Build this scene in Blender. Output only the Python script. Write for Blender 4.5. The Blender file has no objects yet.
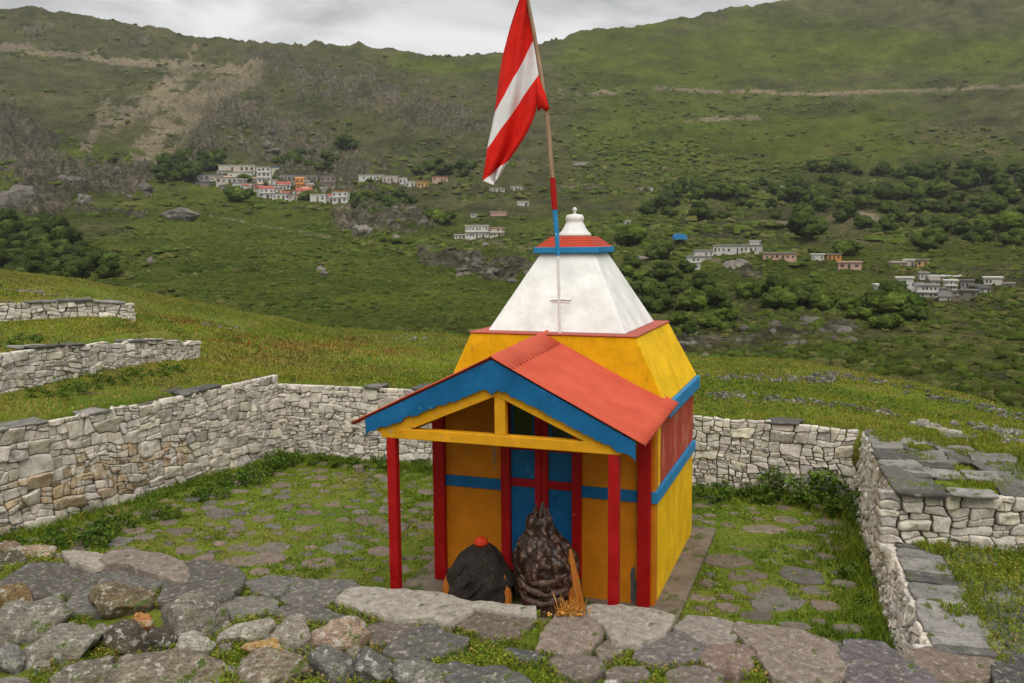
import bpy, math, random
import numpy as np
from math import radians as R, sin, cos, pi
random.seed(7); RNG = np.random.default_rng(11)
scene = bpy.context.scene
COL = scene.collection

# ------------------------------------------------------------------ camera
FOC, PIT, ROLL, CH = 883.0, .1115, -.0092, 4.05
cd = bpy.data.cameras.new('camera'); cam = bpy.data.objects.new('camera', cd); COL.objects.link(cam)
cd.sensor_width = 36.0; cd.lens = 36.0 * FOC / 1024; cd.clip_start = .05; cd.clip_end = 9000
cam.location = (0, 0, CH)
from mathutils import Matrix, Vector
cam.matrix_world = Matrix.Translation((0, 0, CH)) @ Matrix.Rotation(pi/2 - PIT, 4, 'X') @ Matrix.Rotation(-ROLL*-1, 4, 'Z')
scene.camera = cam
# ------------------------------------------------------------------ sky and sun (overcast)
SUN_EL, SUN_ROT = 54, 172      # soft sun behind the clouds, high, behind and to the right of the camera
w = bpy.data.worlds.new('World'); scene.world = w; w.use_nodes = True
nt = w.node_tree; nt.nodes.clear()
wo = nt.nodes.new('ShaderNodeOutputWorld'); bg = nt.nodes.new('ShaderNodeBackground')
sk = nt.nodes.new('ShaderNodeTexSky'); sk.sky_type = 'NISHITA'; sk.sun_disc = False
sk.sun_elevation = R(SUN_EL); sk.sun_rotation = R(SUN_ROT)
tc = nt.nodes.new('ShaderNodeTexCoord'); mp = nt.nodes.new('ShaderNodeMapping'); mp.inputs['Scale'].default_value = (1.3, 1.3, 4.2)
mp.inputs['Location'].default_value = (.3, .15, .0)
n1 = nt.nodes.new('ShaderNodeTexNoise'); n1.inputs['Scale'].default_value = 3.6; n1.inputs['Detail'].default_value = 7; n1.inputs['Roughness'].default_value = .52
n1.inputs['Distortion'].default_value = .5
cr = nt.nodes.new('ShaderNodeValToRGB'); cr.color_ramp.elements[0].position = .34; cr.color_ramp.elements[1].position = .66
cr.color_ramp.elements[0].color = (2.3, 2.33, 2.38, 1); cr.color_ramp.elements[1].color = (5.7, 5.62, 5.5, 1)
mx = nt.nodes.new('ShaderNodeMix'); mx.data_type = 'RGBA'; mx.inputs['Factor'].default_value = .94
nt.links.new(tc.outputs['Generated'], mp.inputs['Vector']); nt.links.new(mp.outputs['Vector'], n1.inputs['Vector'])
nt.links.new(n1.outputs['Fac'], cr.inputs['Fac']); nt.links.new(sk.outputs['Color'], mx.inputs['A']); sx = nt.nodes.new('ShaderNodeSeparateXYZ'); nt.links.new(tc.outputs['Generated'], sx.inputs[0]); mr = nt.nodes.new('ShaderNodeMapRange')
mr.inputs['From Min'].default_value = .1; mr.inputs['From Max'].default_value = .9; mr.inputs['To Min'].default_value = 1.0; mr.inputs['To Max'].default_value = 1.9
nt.links.new(sx.outputs['Z'], mr.inputs['Value']); vm = nt.nodes.new('ShaderNodeVectorMath'); vm.operation = 'SCALE'; nt.links.new(cr.outputs['Color'], vm.inputs[0]); nt.links.new(mr.outputs['Result'], vm.inputs['Scale'])
nt.links.new(vm.outputs[0], mx.inputs['B'])
nt.links.new(mx.outputs['Result'], bg.inputs['Color']); bg.inputs['Strength'].default_value = .1
nt.links.new(bg.outputs['Background'], wo.inputs['Surface'])
sl = bpy.data.lights.new('sun', 'SUN'); sun = bpy.data.objects.new('sun', sl); COL.objects.link(sun)
sl.energy = 1.5; sl.angle = R(50); sl.color = (1, .95, .87)
sd = Vector((sin(R(SUN_ROT))*cos(R(SUN_EL)), cos(R(SUN_ROT))*cos(R(SUN_EL)), sin(R(SUN_EL))))
sun.rotation_euler = sd.to_track_quat('Z', 'Y').to_euler()
scene.view_settings.view_transform = 'Standard'; scene.view_settings.look = 'None'
scene.view_settings.exposure = 0.55; scene.view_settings.gamma = 1
scene.cycles.use_denoising = True
scene.cycles.max_bounces = 6; scene.cycles.diffuse_bounces = 3; scene.cycles.volume_bounces = 0
scene.cycles.caustics_reflective = False; scene.cycles.caustics_refractive = False

# ------------------------------------------------------------------ numeric helpers
def ray(u, v):
    du, dv = u - 512, v - 341.5
    a = du*cos(ROLL) + dv*sin(ROLL); b = -du*sin(ROLL) + dv*cos(ROLL)
    return np.array([a/FOC, cos(PIT) - b/FOC*sin(PIT), -sin(PIT) - b/FOC*cos(PIT)])
def onz(u, v, z):
    d = ray(u, v); return np.array([0, 0, CH]) + (z - CH)/d[2]*d
def ony(u, v, y):
    d = ray(u, v); return np.array([0, 0, CH]) + y/d[1]*d
def to_px(P):
    P = np.asarray(P, float); x, y, z = P[..., 0], P[..., 1], P[..., 2] - CH
    d = np.maximum(y*cos(PIT) - z*sin(PIT), .01); up = y*sin(PIT) + z*cos(PIT)
    a, b = FOC*x/d, -FOC*up/d
    return 512 + a*cos(ROLL) - b*sin(ROLL), 341.5 + a*sin(ROLL) + b*cos(ROLL)
def _h(ix, iy, iz, s):
    n = (ix*374761393 + iy*668265263 + iz*2147483647 + s*974711) & 0xFFFFFFFF
    n = ((n ^ (n >> 13))*1274126177) & 0xFFFFFFFF
    n = ((n ^ (n >> 16))*2246822519) & 0xFFFFFFFF
    return ((n ^ (n >> 15)) & 0xFFFFFF)/float(0xFFFFFF)
def vnoise(P, s=0):
    P = np.asarray(P, float); f = np.floor(P); i = f.astype(np.int64) + 5000; t = P - f; t = t*t*t*(t*(t*6 - 15) + 10)
    r = 0
    for dx in (0, 1):
        wx = t[..., 0] if dx else 1 - t[..., 0]
        for dy in (0, 1):
            wy = t[..., 1] if dy else 1 - t[..., 1]
            for dz in (0, 1):
                wz = t[..., 2] if dz else 1 - t[..., 2]
                r = r + wx*wy*wz*_h(i[..., 0]+dx, i[..., 1]+dy, i[..., 2]+dz, s)
    return r*2 - 1
def fbm(P, o=4, s=0, g=.5, lac=2.03):
    P = np.asarray(P, float); r = 0; a = 1; n = 0
    for k in range(o):
        r = r + a*vnoise(P*lac**k + 17.3*k, s + k); n += a; a *= g
    return r/n
def fbm2(X, Y, sc, o=4, s=0, g=.5):
    return fbm(np.stack([X/sc, Y/sc, np.full_like(X, .37)], -1), o, s, g)
def sstep(a, b, x):
    t = np.clip((x - a)/(b - a), 0, 1); return t*t*(3 - 2*t)
def seg_dist(X, Y, pts):
    d = np.full(np.shape(X), 1e9)
    for (x0, y0), (x1, y1) in zip(pts[:-1], pts[1:]):
        dx, dy = x1 - x0, y1 - y0; t = np.clip(((X-x0)*dx + (Y-y0)*dy)/(dx*dx + dy*dy), 0, 1)
        d = np.minimum(d, np.hypot(X - x0 - t*dx, Y - y0 - t*dy))
    return d
def in_poly(X, Y, poly):
    r = np.zeros(np.shape(X), bool); n = len(poly)
    for i in range(n):
        x0, y0 = poly[i]; x1, y1 = poly[(i+1) % n]
        if y0 == y1: continue
        c = ((y0 > Y) != (y1 > Y)) & (X < (x1 - x0)*(Y - y0)/(y1 - y0) + x0); r ^= c
    return r

# ------------------------------------------------------------------ object helpers
def tag(o, label=None, cat=None, group=None, kind=None):
    if label: o['label'] = label
    if cat: o['category'] = cat
    if group: o['group'] = group
    if kind: o['kind'] = kind
    return o
def link(name, data, parent=None):
    o = bpy.data.objects.new(name, data); COL.objects.link(o)
    if parent is not None: o.parent = parent
    return o
def empty(name, loc, rz=0.0):
    o = bpy.data.objects.new(name, None); COL.objects.link(o); o.location = loc; o.rotation_euler = (0, 0, rz); o.empty_display_size = .2
    return o
def copy_tree(o, parent=None):
    c = o.copy(); COL.objects.link(c)
    if parent is not None: c.parent = parent
    for ch in list(o.children): copy_tree(ch, c)
    return c
def mesh_np(name, V, faces, mat=None, smooth=False, tint=None, uv=None, mats=None, midx=None):
    """V (n,3); faces: list of int arrays (m,k). tint: (n,3) per-vertex colour written as the attribute 'tint'."""
    me = bpy.data.meshes.new(name); V = np.asarray(V, np.float32)
    me.vertices.add(len(V)); me.vertices.foreach_set('co', V.ravel())
    fs = [np.asarray(f, np.int32) for f in faces if len(f)]
    lt = np.concatenate([np.full(len(f), f.shape[1], np.int32) for f in fs]); li = np.concatenate([f.ravel() for f in fs])
    me.loops.add(len(li)); me.loops.foreach_set('vertex_index', li)
    me.polygons.add(len(lt)); st = np.concatenate([[0], np.cumsum(lt)[:-1]]).astype(np.int32)
    me.polygons.foreach_set('loop_start', st); me.polygons.foreach_set('loop_total', lt)
    me.polygons.foreach_set('use_smooth', np.full(len(lt), smooth, bool))
    if tint is not None:
        a = me.color_attributes.new('tint', 'FLOAT_COLOR', 'POINT')
        a.data.foreach_set('color', np.concatenate([np.asarray(tint, np.float32), np.ones((len(V), 1), np.float32)], 1).ravel())
    for m in (mats or ([mat] if mat else [])): me.materials.append(m)
    if midx is not None: me.polygons.foreach_set('material_index', np.asarray(midx, np.int32))
    me.update(calc_edges=True); me.validate()
    return me
class MB:
    def __init__(s): s.v = []; s.f = []; s.t = []
    def add(s, vs, fs, t=None):
        b = len(s.v); s.v += [tuple(map(float, p)) for p in vs]; s.f += [tuple(i + b for i in f) for f in fs]
        if t is not None: s.t += [t]*len(vs)
    def hexa(s, p, t=None): s.add(p, [(0,3,2,1),(4,5,6,7),(0,1,5,4),(1,2,6,5),(2,3,7,6),(3,0,4,7)], t)
    def box(s, x0, x1, y0, y1, z0, z1, t=None):
        s.hexa([(x0,y0,z0),(x1,y0,z0),(x1,y1,z0),(x0,y1,z0),(x0,y0,z1),(x1,y0,z1),(x1,y1,z1),(x0,y1,z1)], t)
    def frustum(s, r0, z0, r1, z1):   # r = (x0,x1,y0,y1)
        q = lambda r, z: [(r[0],r[2],z),(r[1],r[2],z),(r[1],r[3],z),(r[0],r[3],z)]
        s.hexa(q(r0, z0) + q(r1, z1))
    def prism(s, poly, axis, c0, c1):
        n = len(poly); P = (lambda q, c: (q[0], c, q[1])) if axis == 'y' else ((lambda q, c: (c, q[0], q[1])) if axis == 'x' else (lambda q, c: (q[0], q[1], c)))
        vs = [P(q, c0) for q in poly] + [P(q, c1) for q in poly]
        s.add(vs, [tuple(range(n)), tuple(range(2*n-1, n-1, -1))] + [(i, n+i, n+(i+1) % n, (i+1) % n) for i in range(n)])
    def tube(s, pts, rad, n=10, cap=True):
        pts = [Vector(p) for p in pts]; rs = rad if isinstance(rad, (list, tuple)) else [rad]*len(pts); vs = []; fs = []
        for i, p in enumerate(pts):
            d = (pts[min(i+1, len(pts)-1)] - pts[max(i-1, 0)]).normalized()
            a = d.orthogonal().normalized() if i == 0 else (a - d*a.dot(d)).normalized(); b = d.cross(a)
            vs += [p + (a*cos(2*pi*k/n) + b*sin(2*pi*k/n))*rs[i] for k in range(n)]
        for i in range(len(pts)-1): fs += [(i*n+k, i*n+(k+1) % n, (i+1)*n+(k+1) % n, (i+1)*n+k) for k in range(n)]
        if cap: fs += [tuple(range(n-1, -1, -1)), tuple((len(pts)-1)*n + k for k in range(n))]
        s.add(vs, fs)
    def lathe(s, prof, cx, cy, n=24):
        vs = [(cx + r*cos(2*pi*k/n), cy + r*sin(2*pi*k/n), z) for r, z in prof for k in range(n)]
        fs = [(i*n+k, i*n+(k+1) % n, (i+1)*n+(k+1) % n, (i+1)*n+k) for i in range(len(prof)-1) for k in range(n)]
        s.add(vs, fs + [tuple(range(n-1, -1, -1)), tuple((len(prof)-1)*n + k for k in range(n))])
    def build(s, name, mat, parent=None, bevel=0, smooth=False):
        me = bpy.data.meshes.new(name); me.from_pydata(s.v, [], s.f); me.materials.append(mat)
        import bmesh
        bm = bmesh.new(); bm.from_mesh(me); bmesh.ops.recalc_face_normals(bm, faces=bm.faces); bm.to_mesh(me); bm.free()
        if s.t and len(s.t) == len(s.v):
            a = me.color_attributes.new('tint', 'FLOAT_COLOR', 'POINT'); a.data.foreach_set('color', np.array([(*t, 1) for t in s.t], np.float32).ravel())
        if smooth: me.polygons.foreach_set('use_smooth', np.ones(len(me.polygons), bool))
        o = link(name, me, parent)
        if bevel:
            m = o.modifiers.new('bevel', 'BEVEL'); m.width = bevel; m.segments = 2; m.limit_method = 'ANGLE'; m.angle_limit = R(40)
        return o

# ------------------------------------------------------------------ materials
class NT:
    def __init__(s, name):
        s.m = bpy.data.materials.new(name); s.m.use_nodes = True; s.t = s.m.node_tree; s.b = s.t.nodes['Principled BSDF']
        s.tc = s.t.nodes.new('ShaderNodeTexCoord')
    def n(s, ty, **k):
        o = s.t.nodes.new(ty)
        for a, v in k.items(): setattr(o, a, v)
        return o
    def l(s, a, b): s.t.links.new(a, b)
    def noise(s, sc, det=5, rough=.55, vec=None, stretch=None, dist=0):
        o = s.n('ShaderNodeTexNoise'); o.inputs['Scale'].default_value = sc; o.inputs['Detail'].default_value = det
        o.inputs['Roughness'].default_value = rough; o.inputs['Distortion'].default_value = dist
        src = vec or s.tc.outputs['Object']
        if stretch:
            m = s.n('ShaderNodeMapping'); m.inputs['Scale'].default_value = stretch; s.l(src, m.inputs['Vector']); src = m.outputs['Vector']
        s.l(src, o.inputs['Vector']); return o.outputs['Fac']
    def ramp(s, fac, stops):
        o = s.n('ShaderNodeValToRGB'); e = o.color_ramp.elements
        while len(e) < len(stops): e.new(.5)
        for x, (p, c) in zip(e, stops): x.position = p; x.color = (*c, 1) if len(c) == 3 else c
        s.l(fac, o.inputs['Fac']); return o.outputs['Color']
    def step(s, fac, a, b):
        o = s.n('ShaderNodeMapRange'); o.interpolation_type = 'SMOOTHSTEP'
        o.inputs['From Min'].default_value = a; o.inputs['From Max'].default_value = b; s.l(fac, o.inputs['Value']); return o.outputs['Result']
    def mix(s, fac, a, b, mode='MIX'):
        o = s.n('ShaderNodeMix', data_type='RGBA', blend_type=mode)
        for k, v in (('Factor', fac), ('A', a), ('B', b)):
            i = [q for q in o.inputs if q.name == k and (q.type == 'RGBA' if k != 'Factor' else q.type == 'VALUE')][0]
            if isinstance(v, (int, float)): i.default_value = v
            elif isinstance(v, tuple): i.default_value = (*v, 1)
            else: s.l(v, i)
        return [q for q in o.outputs if q.type == 'RGBA'][0]
    def math(s, op, a, b=0.0):
        o = s.n('ShaderNodeMath', operation=op)
        for i, v in enumerate((a, b)):
            if isinstance(v, (int, float)): o.inputs[i].default_value = v
            else: s.l(v, o.inputs[i])
        return o.outputs[0]
    def attr(s, name='tint'):
        o = s.n('ShaderNodeAttribute'); o.attribute_name = name; return o.outputs['Color']
    def bump(s, h, strength=.3, dist=.01, prev=None):
        o = s.n('ShaderNodeBump'); o.inputs['Strength'].default_value = strength; o.inputs['Distance'].default_value = dist
        s.l(h, o.inputs['Height'])
        if prev is not None: s.l(prev, o.inputs['Normal'])
        return o.outputs['Normal']
    def done(s, col, rough=.7, normal=None, spec=.3):
        if isinstance(col, tuple): s.b.inputs['Base Color'].default_value = (*col, 1)
        else: s.l(col, s.b.inputs['Base Color'])
        if isinstance(rough, (int, float)): s.b.inputs['Roughness'].default_value = rough
        else: s.l(rough, s.b.inputs['Roughness'])
        s.b.inputs['Specular IOR Level'].default_value = spec
        if normal is not None: s.l(normal, s.b.inputs['Normal'])
        return s.m
def paint(name, c, worn=None, amount=.0, rough=.55, grain=1.0, streak=None, dirt=(.1, .07, .05)):
    k = NT(name); v = k.noise(3.2, 5, .6)
    d = tuple(x*.80 for x in c); b = tuple(min(1, x*1.12 + .004) for x in c)
    col = k.ramp(v, [(.3, d), (.7, b)])
    col = k.mix(k.math('MULTIPLY', k.step(k.noise(9, 6, .7), .54, .76), .6), col, dirt)
    if streak: col = k.mix(k.math('MULTIPLY', k.step(k.noise(5, 5, .6, stretch=streak), .5, .75), .35), col, dirt)
    if worn: col = k.mix(k.step(k.noise(14 if amount < .5 else 3.5, 7, .7, stretch=None if amount < .5 else (1, 1, .5)), .70 - amount*.25, (.74 if amount < .5 else .80) - amount*.25), col, worn)
    nb = k.bump(k.noise(60, 4, .6), .12*grain, .01, k.bump(k.noise(7, 4, .6), .2*grain, .02))
    return k.done(col, k.ramp(v, [(.3, (rough-.1,)*3), (.7, (rough+.12,)*3)]), nb, .2)
M = {}
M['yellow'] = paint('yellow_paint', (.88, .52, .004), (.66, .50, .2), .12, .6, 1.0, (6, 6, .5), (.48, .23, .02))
M['ochre'] = paint('shaded_yellow_paint', (.56, .185, .003), (.62, .5, .33), .05, .65, 1.0, None, (.3, .12, .02))  # yellow wall paint darkened, with porch shade mixed into its colour
M['beam'] = paint('yellow_timber_paint', (.70, .33, .008), (.42, .28, .14), .25, .6, .8)
M['red'] = paint('red_paint', (.36, .004, .005), (.34, .12, .08), .2, .5, .7, None, (.16, .01, .01))
M['bluep'] = paint('blue_paint', (.006, .118, .29), (.08, .28, .45), .25, .5, .8, None, (.01, .05, .12))
M['bluel'] = paint('light_blue_paint', (.022, .22, .47), (.3, .5, .62), .25, .55, .8, None, (.02, .1, .2))
M['white'] = paint('white_lime_paint', (.79, .785, .76), (.45, .43, .39), .06, .7, 1.2, (5, 5, .4), (.58, .56, .51))
M['brick_red'] = paint('red_wall_paint', (.43, .055, .028), (.52, .165, .11), .75, .65, 1.0, (12, 12, .8), (.42, .11, .07))
M['ledge'] = paint('faded_red_ledge', (.44, .10, .07), (.5, .2, .14), .3, .7)
M['tile'] = paint('red_tile_paint', (.47, .055, .022), (.5, .17, .1), .25, .6)
k = NT('red_roof_sheet'); v = k.noise(2.2, 5, .6)
c_ = k.ramp(v, [(.25, (.45, .062, .032)), (.75, (.58, .108, .058))])
c_ = k.mix(k.math('MULTIPLY', k.step(k.noise(16, 6, .7, stretch=(.25, 3, .25)), .48, .72), .5), c_, (.58, .12, .062))
c_ = k.mix(k.math('MULTIPLY', k.step(k.noise(30, 4, .7, stretch=(.15, 5, .15)), .60, .70), .4), c_, (.22, .035, .02))
M['roof'] = k.done(c_, .6, k.bump(k.noise(40, 3), .1, .005), .15)
k = NT('dark_window_glass'); M['glass'] = k.done((.006, .008, .010), .08, None, .5)
k = NT('wood_pole'); M['wood'] = k.done(k.ramp(k.noise(8, 5, .6, stretch=(4, 4, .4)), [(.3, (.20, .12, .07)), (.7, (.40, .27, .17))]), .75, k.bump(k.noise(40, 3, stretch=(4, 4, .3)), .3, .004))
k = NT('plinth_concrete'); v = k.noise(2.5, 7, .65)
c_ = k.ramp(v, [(.3, (.10, .075, .055)), (.5, (.17, .135, .10)), (.7, (.25, .20, .155))])
c_ = k.mix(k.step(k.noise(3.2, 7, .66), .52, .62), c_, (.065, .085, .02))
M['plinth'] = k.done(c_, .9, k.bump(k.noise(18, 6, .65), .5, .02), .2)
def stone_mat(name, lichen, lic_amt, moss=0.0, sc=1.0, contrast=.55, bands=False):
    k = NT(name); base = k.attr(); v = k.noise(5*sc, 8, .68); f = k.noise(38*sc, 5, .7)
    col = k.mix(1.0, base, k.ramp(v, [(.25, (1-contrast,)*3), (.55, (1, 1, 1)), (.8, (1+contrast*.7, 1+contrast*.66, 1+contrast*.6))]), 'MULTIPLY')
    if bands:
        bn = k.noise(5*sc, 5, .6, stretch=(1.2, 2.6, 7), dist=1.2)
        col = k.mix(1.0, col, k.ramp(bn, [(.35, (.55, .53, .5)), (.55, (1.05, 1.03, 1)), (.7, (1.5, 1.47, 1.4))]), 'MULTIPLY')
    col = k.mix(1.0, col, k.ramp(f, [(.3, (.62, .61, .60)), (.7, (1.35, 1.34, 1.32))]), 'MULTIPLY')
    col = k.mix(k.math('MULTIPLY', k.step(k.noise(9*sc, 7, .72), .60 - lic_amt*.12, .68 - lic_amt*.12), .8), col, lichen)
    col = k.mix(k.math('MULTIPLY', k.step(k.noise(6.3*sc, 6, .7, stretch=(1, 1, 1.4)), .62, .72), .75), col, (.045, .042, .036))
    if moss:
        g = k.n('ShaderNodeNewGeometry'); sp = k.n('ShaderNodeSeparateXYZ'); k.l(g.outputs['Normal'], sp.inputs[0])
        mk = k.math('MULTIPLY', k.step(k.noise(4.2*sc, 6, .65), .60 - moss*.1, .70 - moss*.1), k.step(sp.outputs['Z'], .1, .7))
        col = k.mix(mk, col, k.ramp(f, [(.3, (.035, .055, .008)), (.7, (.10, .13, .02))]))
    nb = k.bump(f, .45, .012/sc, k.bump(v, .6, .05/sc))
    return k.done(col, .88, nb, .2)
M['wallstone'] = stone_mat('whitewashed_wall_stone', (.62, .60, .55), .8, 0, 1.3, .45)
M['coping'] = stone_mat('slate_coping_stone', (.27, .26, .24), .3, .45, 1.4, .55)
M['slab'] = stone_mat('flat_stone_slab', (.36, .33, .28), .45, .3, 1.7, .65)
M['boulder'] = stone_mat('weathered_boulder', (.44, .42, .37), .55, .45, 1.5, .5, True)
M['paver'] = stone_mat('courtyard_stone', (.28, .25, .22), .1, .45, 1.3, .4)
k = NT('dark_earth_mortar'); M['mortar'] = k.done(k.ramp(k.noise(9, 6, .65), [(.3, (.05, .043, .033)), (.7, (.17, .145, .11))]), .95, k.bump(k.noise(25, 5), .6, .03), .1)
def leaf_mat(name, gain=1.0, trans=.25):
    k = NT(name); a = k.attr(); v = k.noise(3, 3)
    col = k.mix(1.0, a, k.ramp(v, [(.3, (.75*gain, .78*gain, .7*gain)), (.7, (1.2*gain, 1.18*gain, 1.1*gain))]), 'MULTIPLY')
    m = k.done(col, .65, None, .25)
    tr = k.n('ShaderNodeBsdfTranslucent'); k.l(col, tr.inputs['Color']); ms = k.n('ShaderNodeMixShader'); ms.inputs[0].default_value = trans
    k.l(k.b.outputs[0], ms.inputs[1]); k.l(tr.outputs[0], ms.inputs[2]); k.l(ms.outputs[0], k.t.nodes['Material Output'].inputs['Surface'])
    return m
M['grass'] = leaf_mat('grass_blade'); M['leaf'] = leaf_mat('leaf', 1.0, .3)
k = NT('bark'); M['bark'] = k.done(k.ramp(k.noise(6, 6, .7), [(.3, (.05, .04, .03)), (.7, (.14, .11, .085))]), .9)

# ------------------------------------------------------------------ shape of the ground
A_ = np.array([-4.52, 16.77]); B_ = np.array([5.30, 13.40]); C_ = np.array([4.26, 9.97]); LW = np.array([-7.16, 11.92])
dL = (LW - A_)/np.linalg.norm(LW - A_); LEND = LW + dL*6.5
dRr = (C_ - B_)/np.linalg.norm(C_ - B_); REND = C_ + dRr*3.0
PZ = .55
EDGE = [tuple(onz(u, v, PZ)[:2]) for u, v in [(-260, 520), (0, 546), (60, 551), (105, 557), (182, 563), (250, 577), (345, 590), (460, 600), (590, 605), (655, 610), (735, 625), (835, 645), (905, 655)]] + [(REND[0]+.6, REND[1]-.4)]
def side(X, Y, P, d):   # signed distance to the left of direction d
    return -(X - P[0])*d[1] + (Y - P[1])*d[0]
def edge_y(X):
    e = np.array(EDGE); return np.interp(X, e[:, 0], e[:, 1])
def behind_left(X, Y): return -side(X, Y, A_, dL)
def behind_back(X, Y):
    d = (B_ - A_)/np.linalg.norm(B_ - A_); return side(X, Y, A_, d)
def behind_right(X, Y): return side(X, Y, B_, dRr)
CP = [(-7.6, 12.2, 1.58), (-6.2, 14.8, 1.55), (-5.0, 17.3, 1.55), (-8.6, 9.5, 1.6), (-8.1, 13.7, 1.72), (-6.75, 18.4, 1.65),
      (-10.31, 17.5, 2.36), (-8.25, 18.8, 2.29), (-17.32, 30, 3.22), (-13.62, 30, 2.75), (-10.09, 30, 2.0), (-6.54, 30, 1.28),
      (-2.71, 29, 1.01), (1.53, 28, .79), (6.0, 28, .36), (10.05, 26, .22), (11.81, 23, -.03), (12.36, 21, -.15),
      (4.64, 17, .95), (5.8, 15, 1.02), (6.81, 13.5, .95), (6.76, 11.5, 1.02), (8.85, 15, .57), (-2.07, 22, 1.09), (-5.32, 22, 1.42),
      (-4.0, 17.4, 1.4), (-1.5, 16.4, 1.4), (3.0, 14.9, 1.16), (5.5, 13.6, 1.1), (5.0, 10.3, 1.16), (6.5, 10.0, 1.12),
      (-22, 12, 3.0), (-30, 28, 4.8), (22, 15, -.2), (14, 10, .7), (12, 4, .7), (-14, 4, 2.0), (-25, 0, 3.2), (20, 0, 1.0)]
_cp = np.array(CP)
def _tk(r2): return np.where(r2 > 0, r2*np.log(np.maximum(r2, 1e-12)), 0)
_n = len(_cp); _K = _tk(((_cp[:, None, :2] - _cp[None, :, :2])**2).sum(-1)) + np.eye(_n)*2.0
_P = np.concatenate([np.ones((_n, 1)), _cp[:, :2]], 1)
_sol = np.linalg.solve(np.block([[_K, _P], [_P.T, np.zeros((3, 3))]]), np.concatenate([_cp[:, 2], np.zeros(3)]))
def tps(X, Y):
    r = _sol[_n] + _sol[_n+1]*X + _sol[_n+2]*Y
    for i in range(_n): r = r + _sol[i]*_tk((X - _cp[i, 0])**2 + (Y - _cp[i, 1])**2)
    return r
W2a, W2b = np.array([-8.75, 11.9]), np.array([-6.62, 18.6]); W3a, W3b = np.array([-13.0, 16.4]), np.array([-8.15, 19.0])
def terrace(X, Y, a, b, st, rg):
    d = (b - a)/np.linalg.norm(b - a); t = (X - a[0])*d[0] + (Y - a[1])*d[1]; s = side(X, Y, a, d); Ln = np.linalg.norm(b - a)
    k = (1 - sstep(Ln - .6, Ln + .5, t))*sstep(-6, -2, t)
    return st*k*np.where(s > 0, sstep(.04, .26, s)*np.exp(-np.maximum(s, 0)/rg), 0)
CRX = np.array([-60, -17.3, -13.6, -10.1, -6.5, -2.7, 1.5, 6, 10, 11.8, 12.4, 16, 60]); CRY = np.array([33, 30, 30, 30, 30, 29, 28, 28, 26, 23, 21, 18, 12])
def H_near(X, Y):
    X = np.asarray(X, float); Y = np.asarray(Y, float)
    yc = np.interp(X, CRX, CRY); over = np.maximum(Y - yc, 0)
    Yq = np.minimum(Y, yc + 1.0)
    o = tps(np.clip(X, -32, 26), Yq) + terrace(X, Y, W2a, W2b, .55, 2.5) + terrace(X, Y, W3a, W3b, .42, 3.0)
    o = np.clip(o, -1.2, 6)
    o = o + fbm2(X, Y, 1.7, 4, 3)*.09*sstep(0, 3, np.minimum(np.abs(behind_left(X, Y)), np.abs(behind_back(X, Y)))) + fbm2(X, Y, 5, 3, 9)*.26*sstep(1, 5, behind_back(X, Y))
    o = o - over*over*.09/(1 + over*.09) - over*.12
    bl, bb, br = behind_left(X, Y), behind_back(X, Y), behind_right(X, Y)
    low = sstep(10.12, 9.98, Y + (X - C_[0])*.17)               # lower terrace in front of the cross wall on the right
    oR = np.where(br > -.5, o*(1 - low) + (PZ - .03)*low, o)
    wo_ = np.maximum(np.maximum(sstep(.1, .34, bl), sstep(.1, .34, bb)), sstep(.1, .34, br)*1.0)
    inner = fbm2(X, Y, 1.1, 4, 5)*.02
    ey = edge_y(X); plat = sstep(.02, .22, ey - Y)
    inner = inner*(1 - plat) + plat*(PZ - .075 + fbm2(X, Y, .7, 4, 6)*.03)
    z = inner*(1 - wo_) + oR*wo_
    front = sstep(8.4, 6.6, Y)*sstep(2.6, 3.6, X); z = z*(1 - front) + (PZ - .06)*front
    z = z + sstep(6.0, .8, Y)*1.85*(1 - wo_*.6)
    return z
# ---- the far valley side
SKY = np.array([(-900, 60), (-400, 30), (-100, 6), (0, 11), (30, 8), (75, 14), (125, 22), (172, 29), (210, 38), (260, 44), (320, 44), (355, 44), (375, 47), (425, 55), (460, 53), (500, 54), (520, 49), (537, 42), (587, 31),
                (637, 26), (677, 19), (732, 9), (792, 0), (850, -14), (930, -28), (1024, -40), (1300, -70), (1900, -60)], float)
RV = np.array([(-200, 1500), (-60, 1180), (0, 1040), (50, 940), (100, 780), (150, 625), (195, 475), (220, 385), (250, 285), (290, 192), (340, 122), (400, 76), (470, 52)], float)
PHI = np.linspace(-R(78), R(78), 520); NT_ = 260
_tt = np.linspace(-.30, .42, 720)
R_GRID = 38*np.exp(np.arange(0, 640)*.006)
R_GRID = R_GRID[R_GRID < 1500]
ZT = np.zeros((len(PHI), len(R_GRID)))
_phv = np.clip(PHI, -R(40), R(40))
for i, ph in enumerate(_phv):
    D = np.stack([np.full_like(_tt, sin(ph)), np.full_like(_tt, cos(ph)), _tt + CH*0], -1)
    u, v = to_px(D*1e4 + np.array([0, 0, CH]))
    vs = np.interp(u, SKY[:, 0], SKY[:, 1])
    k_ = np.argmax(v < vs); ts = np.interp(0, [ (v-vs)[k_], (v-vs)[k_-1] ], [_tt[k_], _tt[k_-1]])
    r = np.interp(v, RV[:, 0], RV[:, 1]); ok = _tt <= ts
    rr = r[ok]; tq = _tt[ok]; rs = rr[-1]
    t_of_r = np.interp(R_GRID, rr, tq)
    z = CH + t_of_r*R_GRID
    zs = CH + ts*rs
    ZT[i] = np.where(R_GRID > rs, zs - (R_GRID - rs)*.02 - np.maximum(R_GRID - rs - 40, 0)*.12, z)
    ZT[i] = np.where(R_GRID < rr[0], CH + tq[0]*rr[0] - (rr[0] - R_GRID)*.15, ZT[i])
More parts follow.
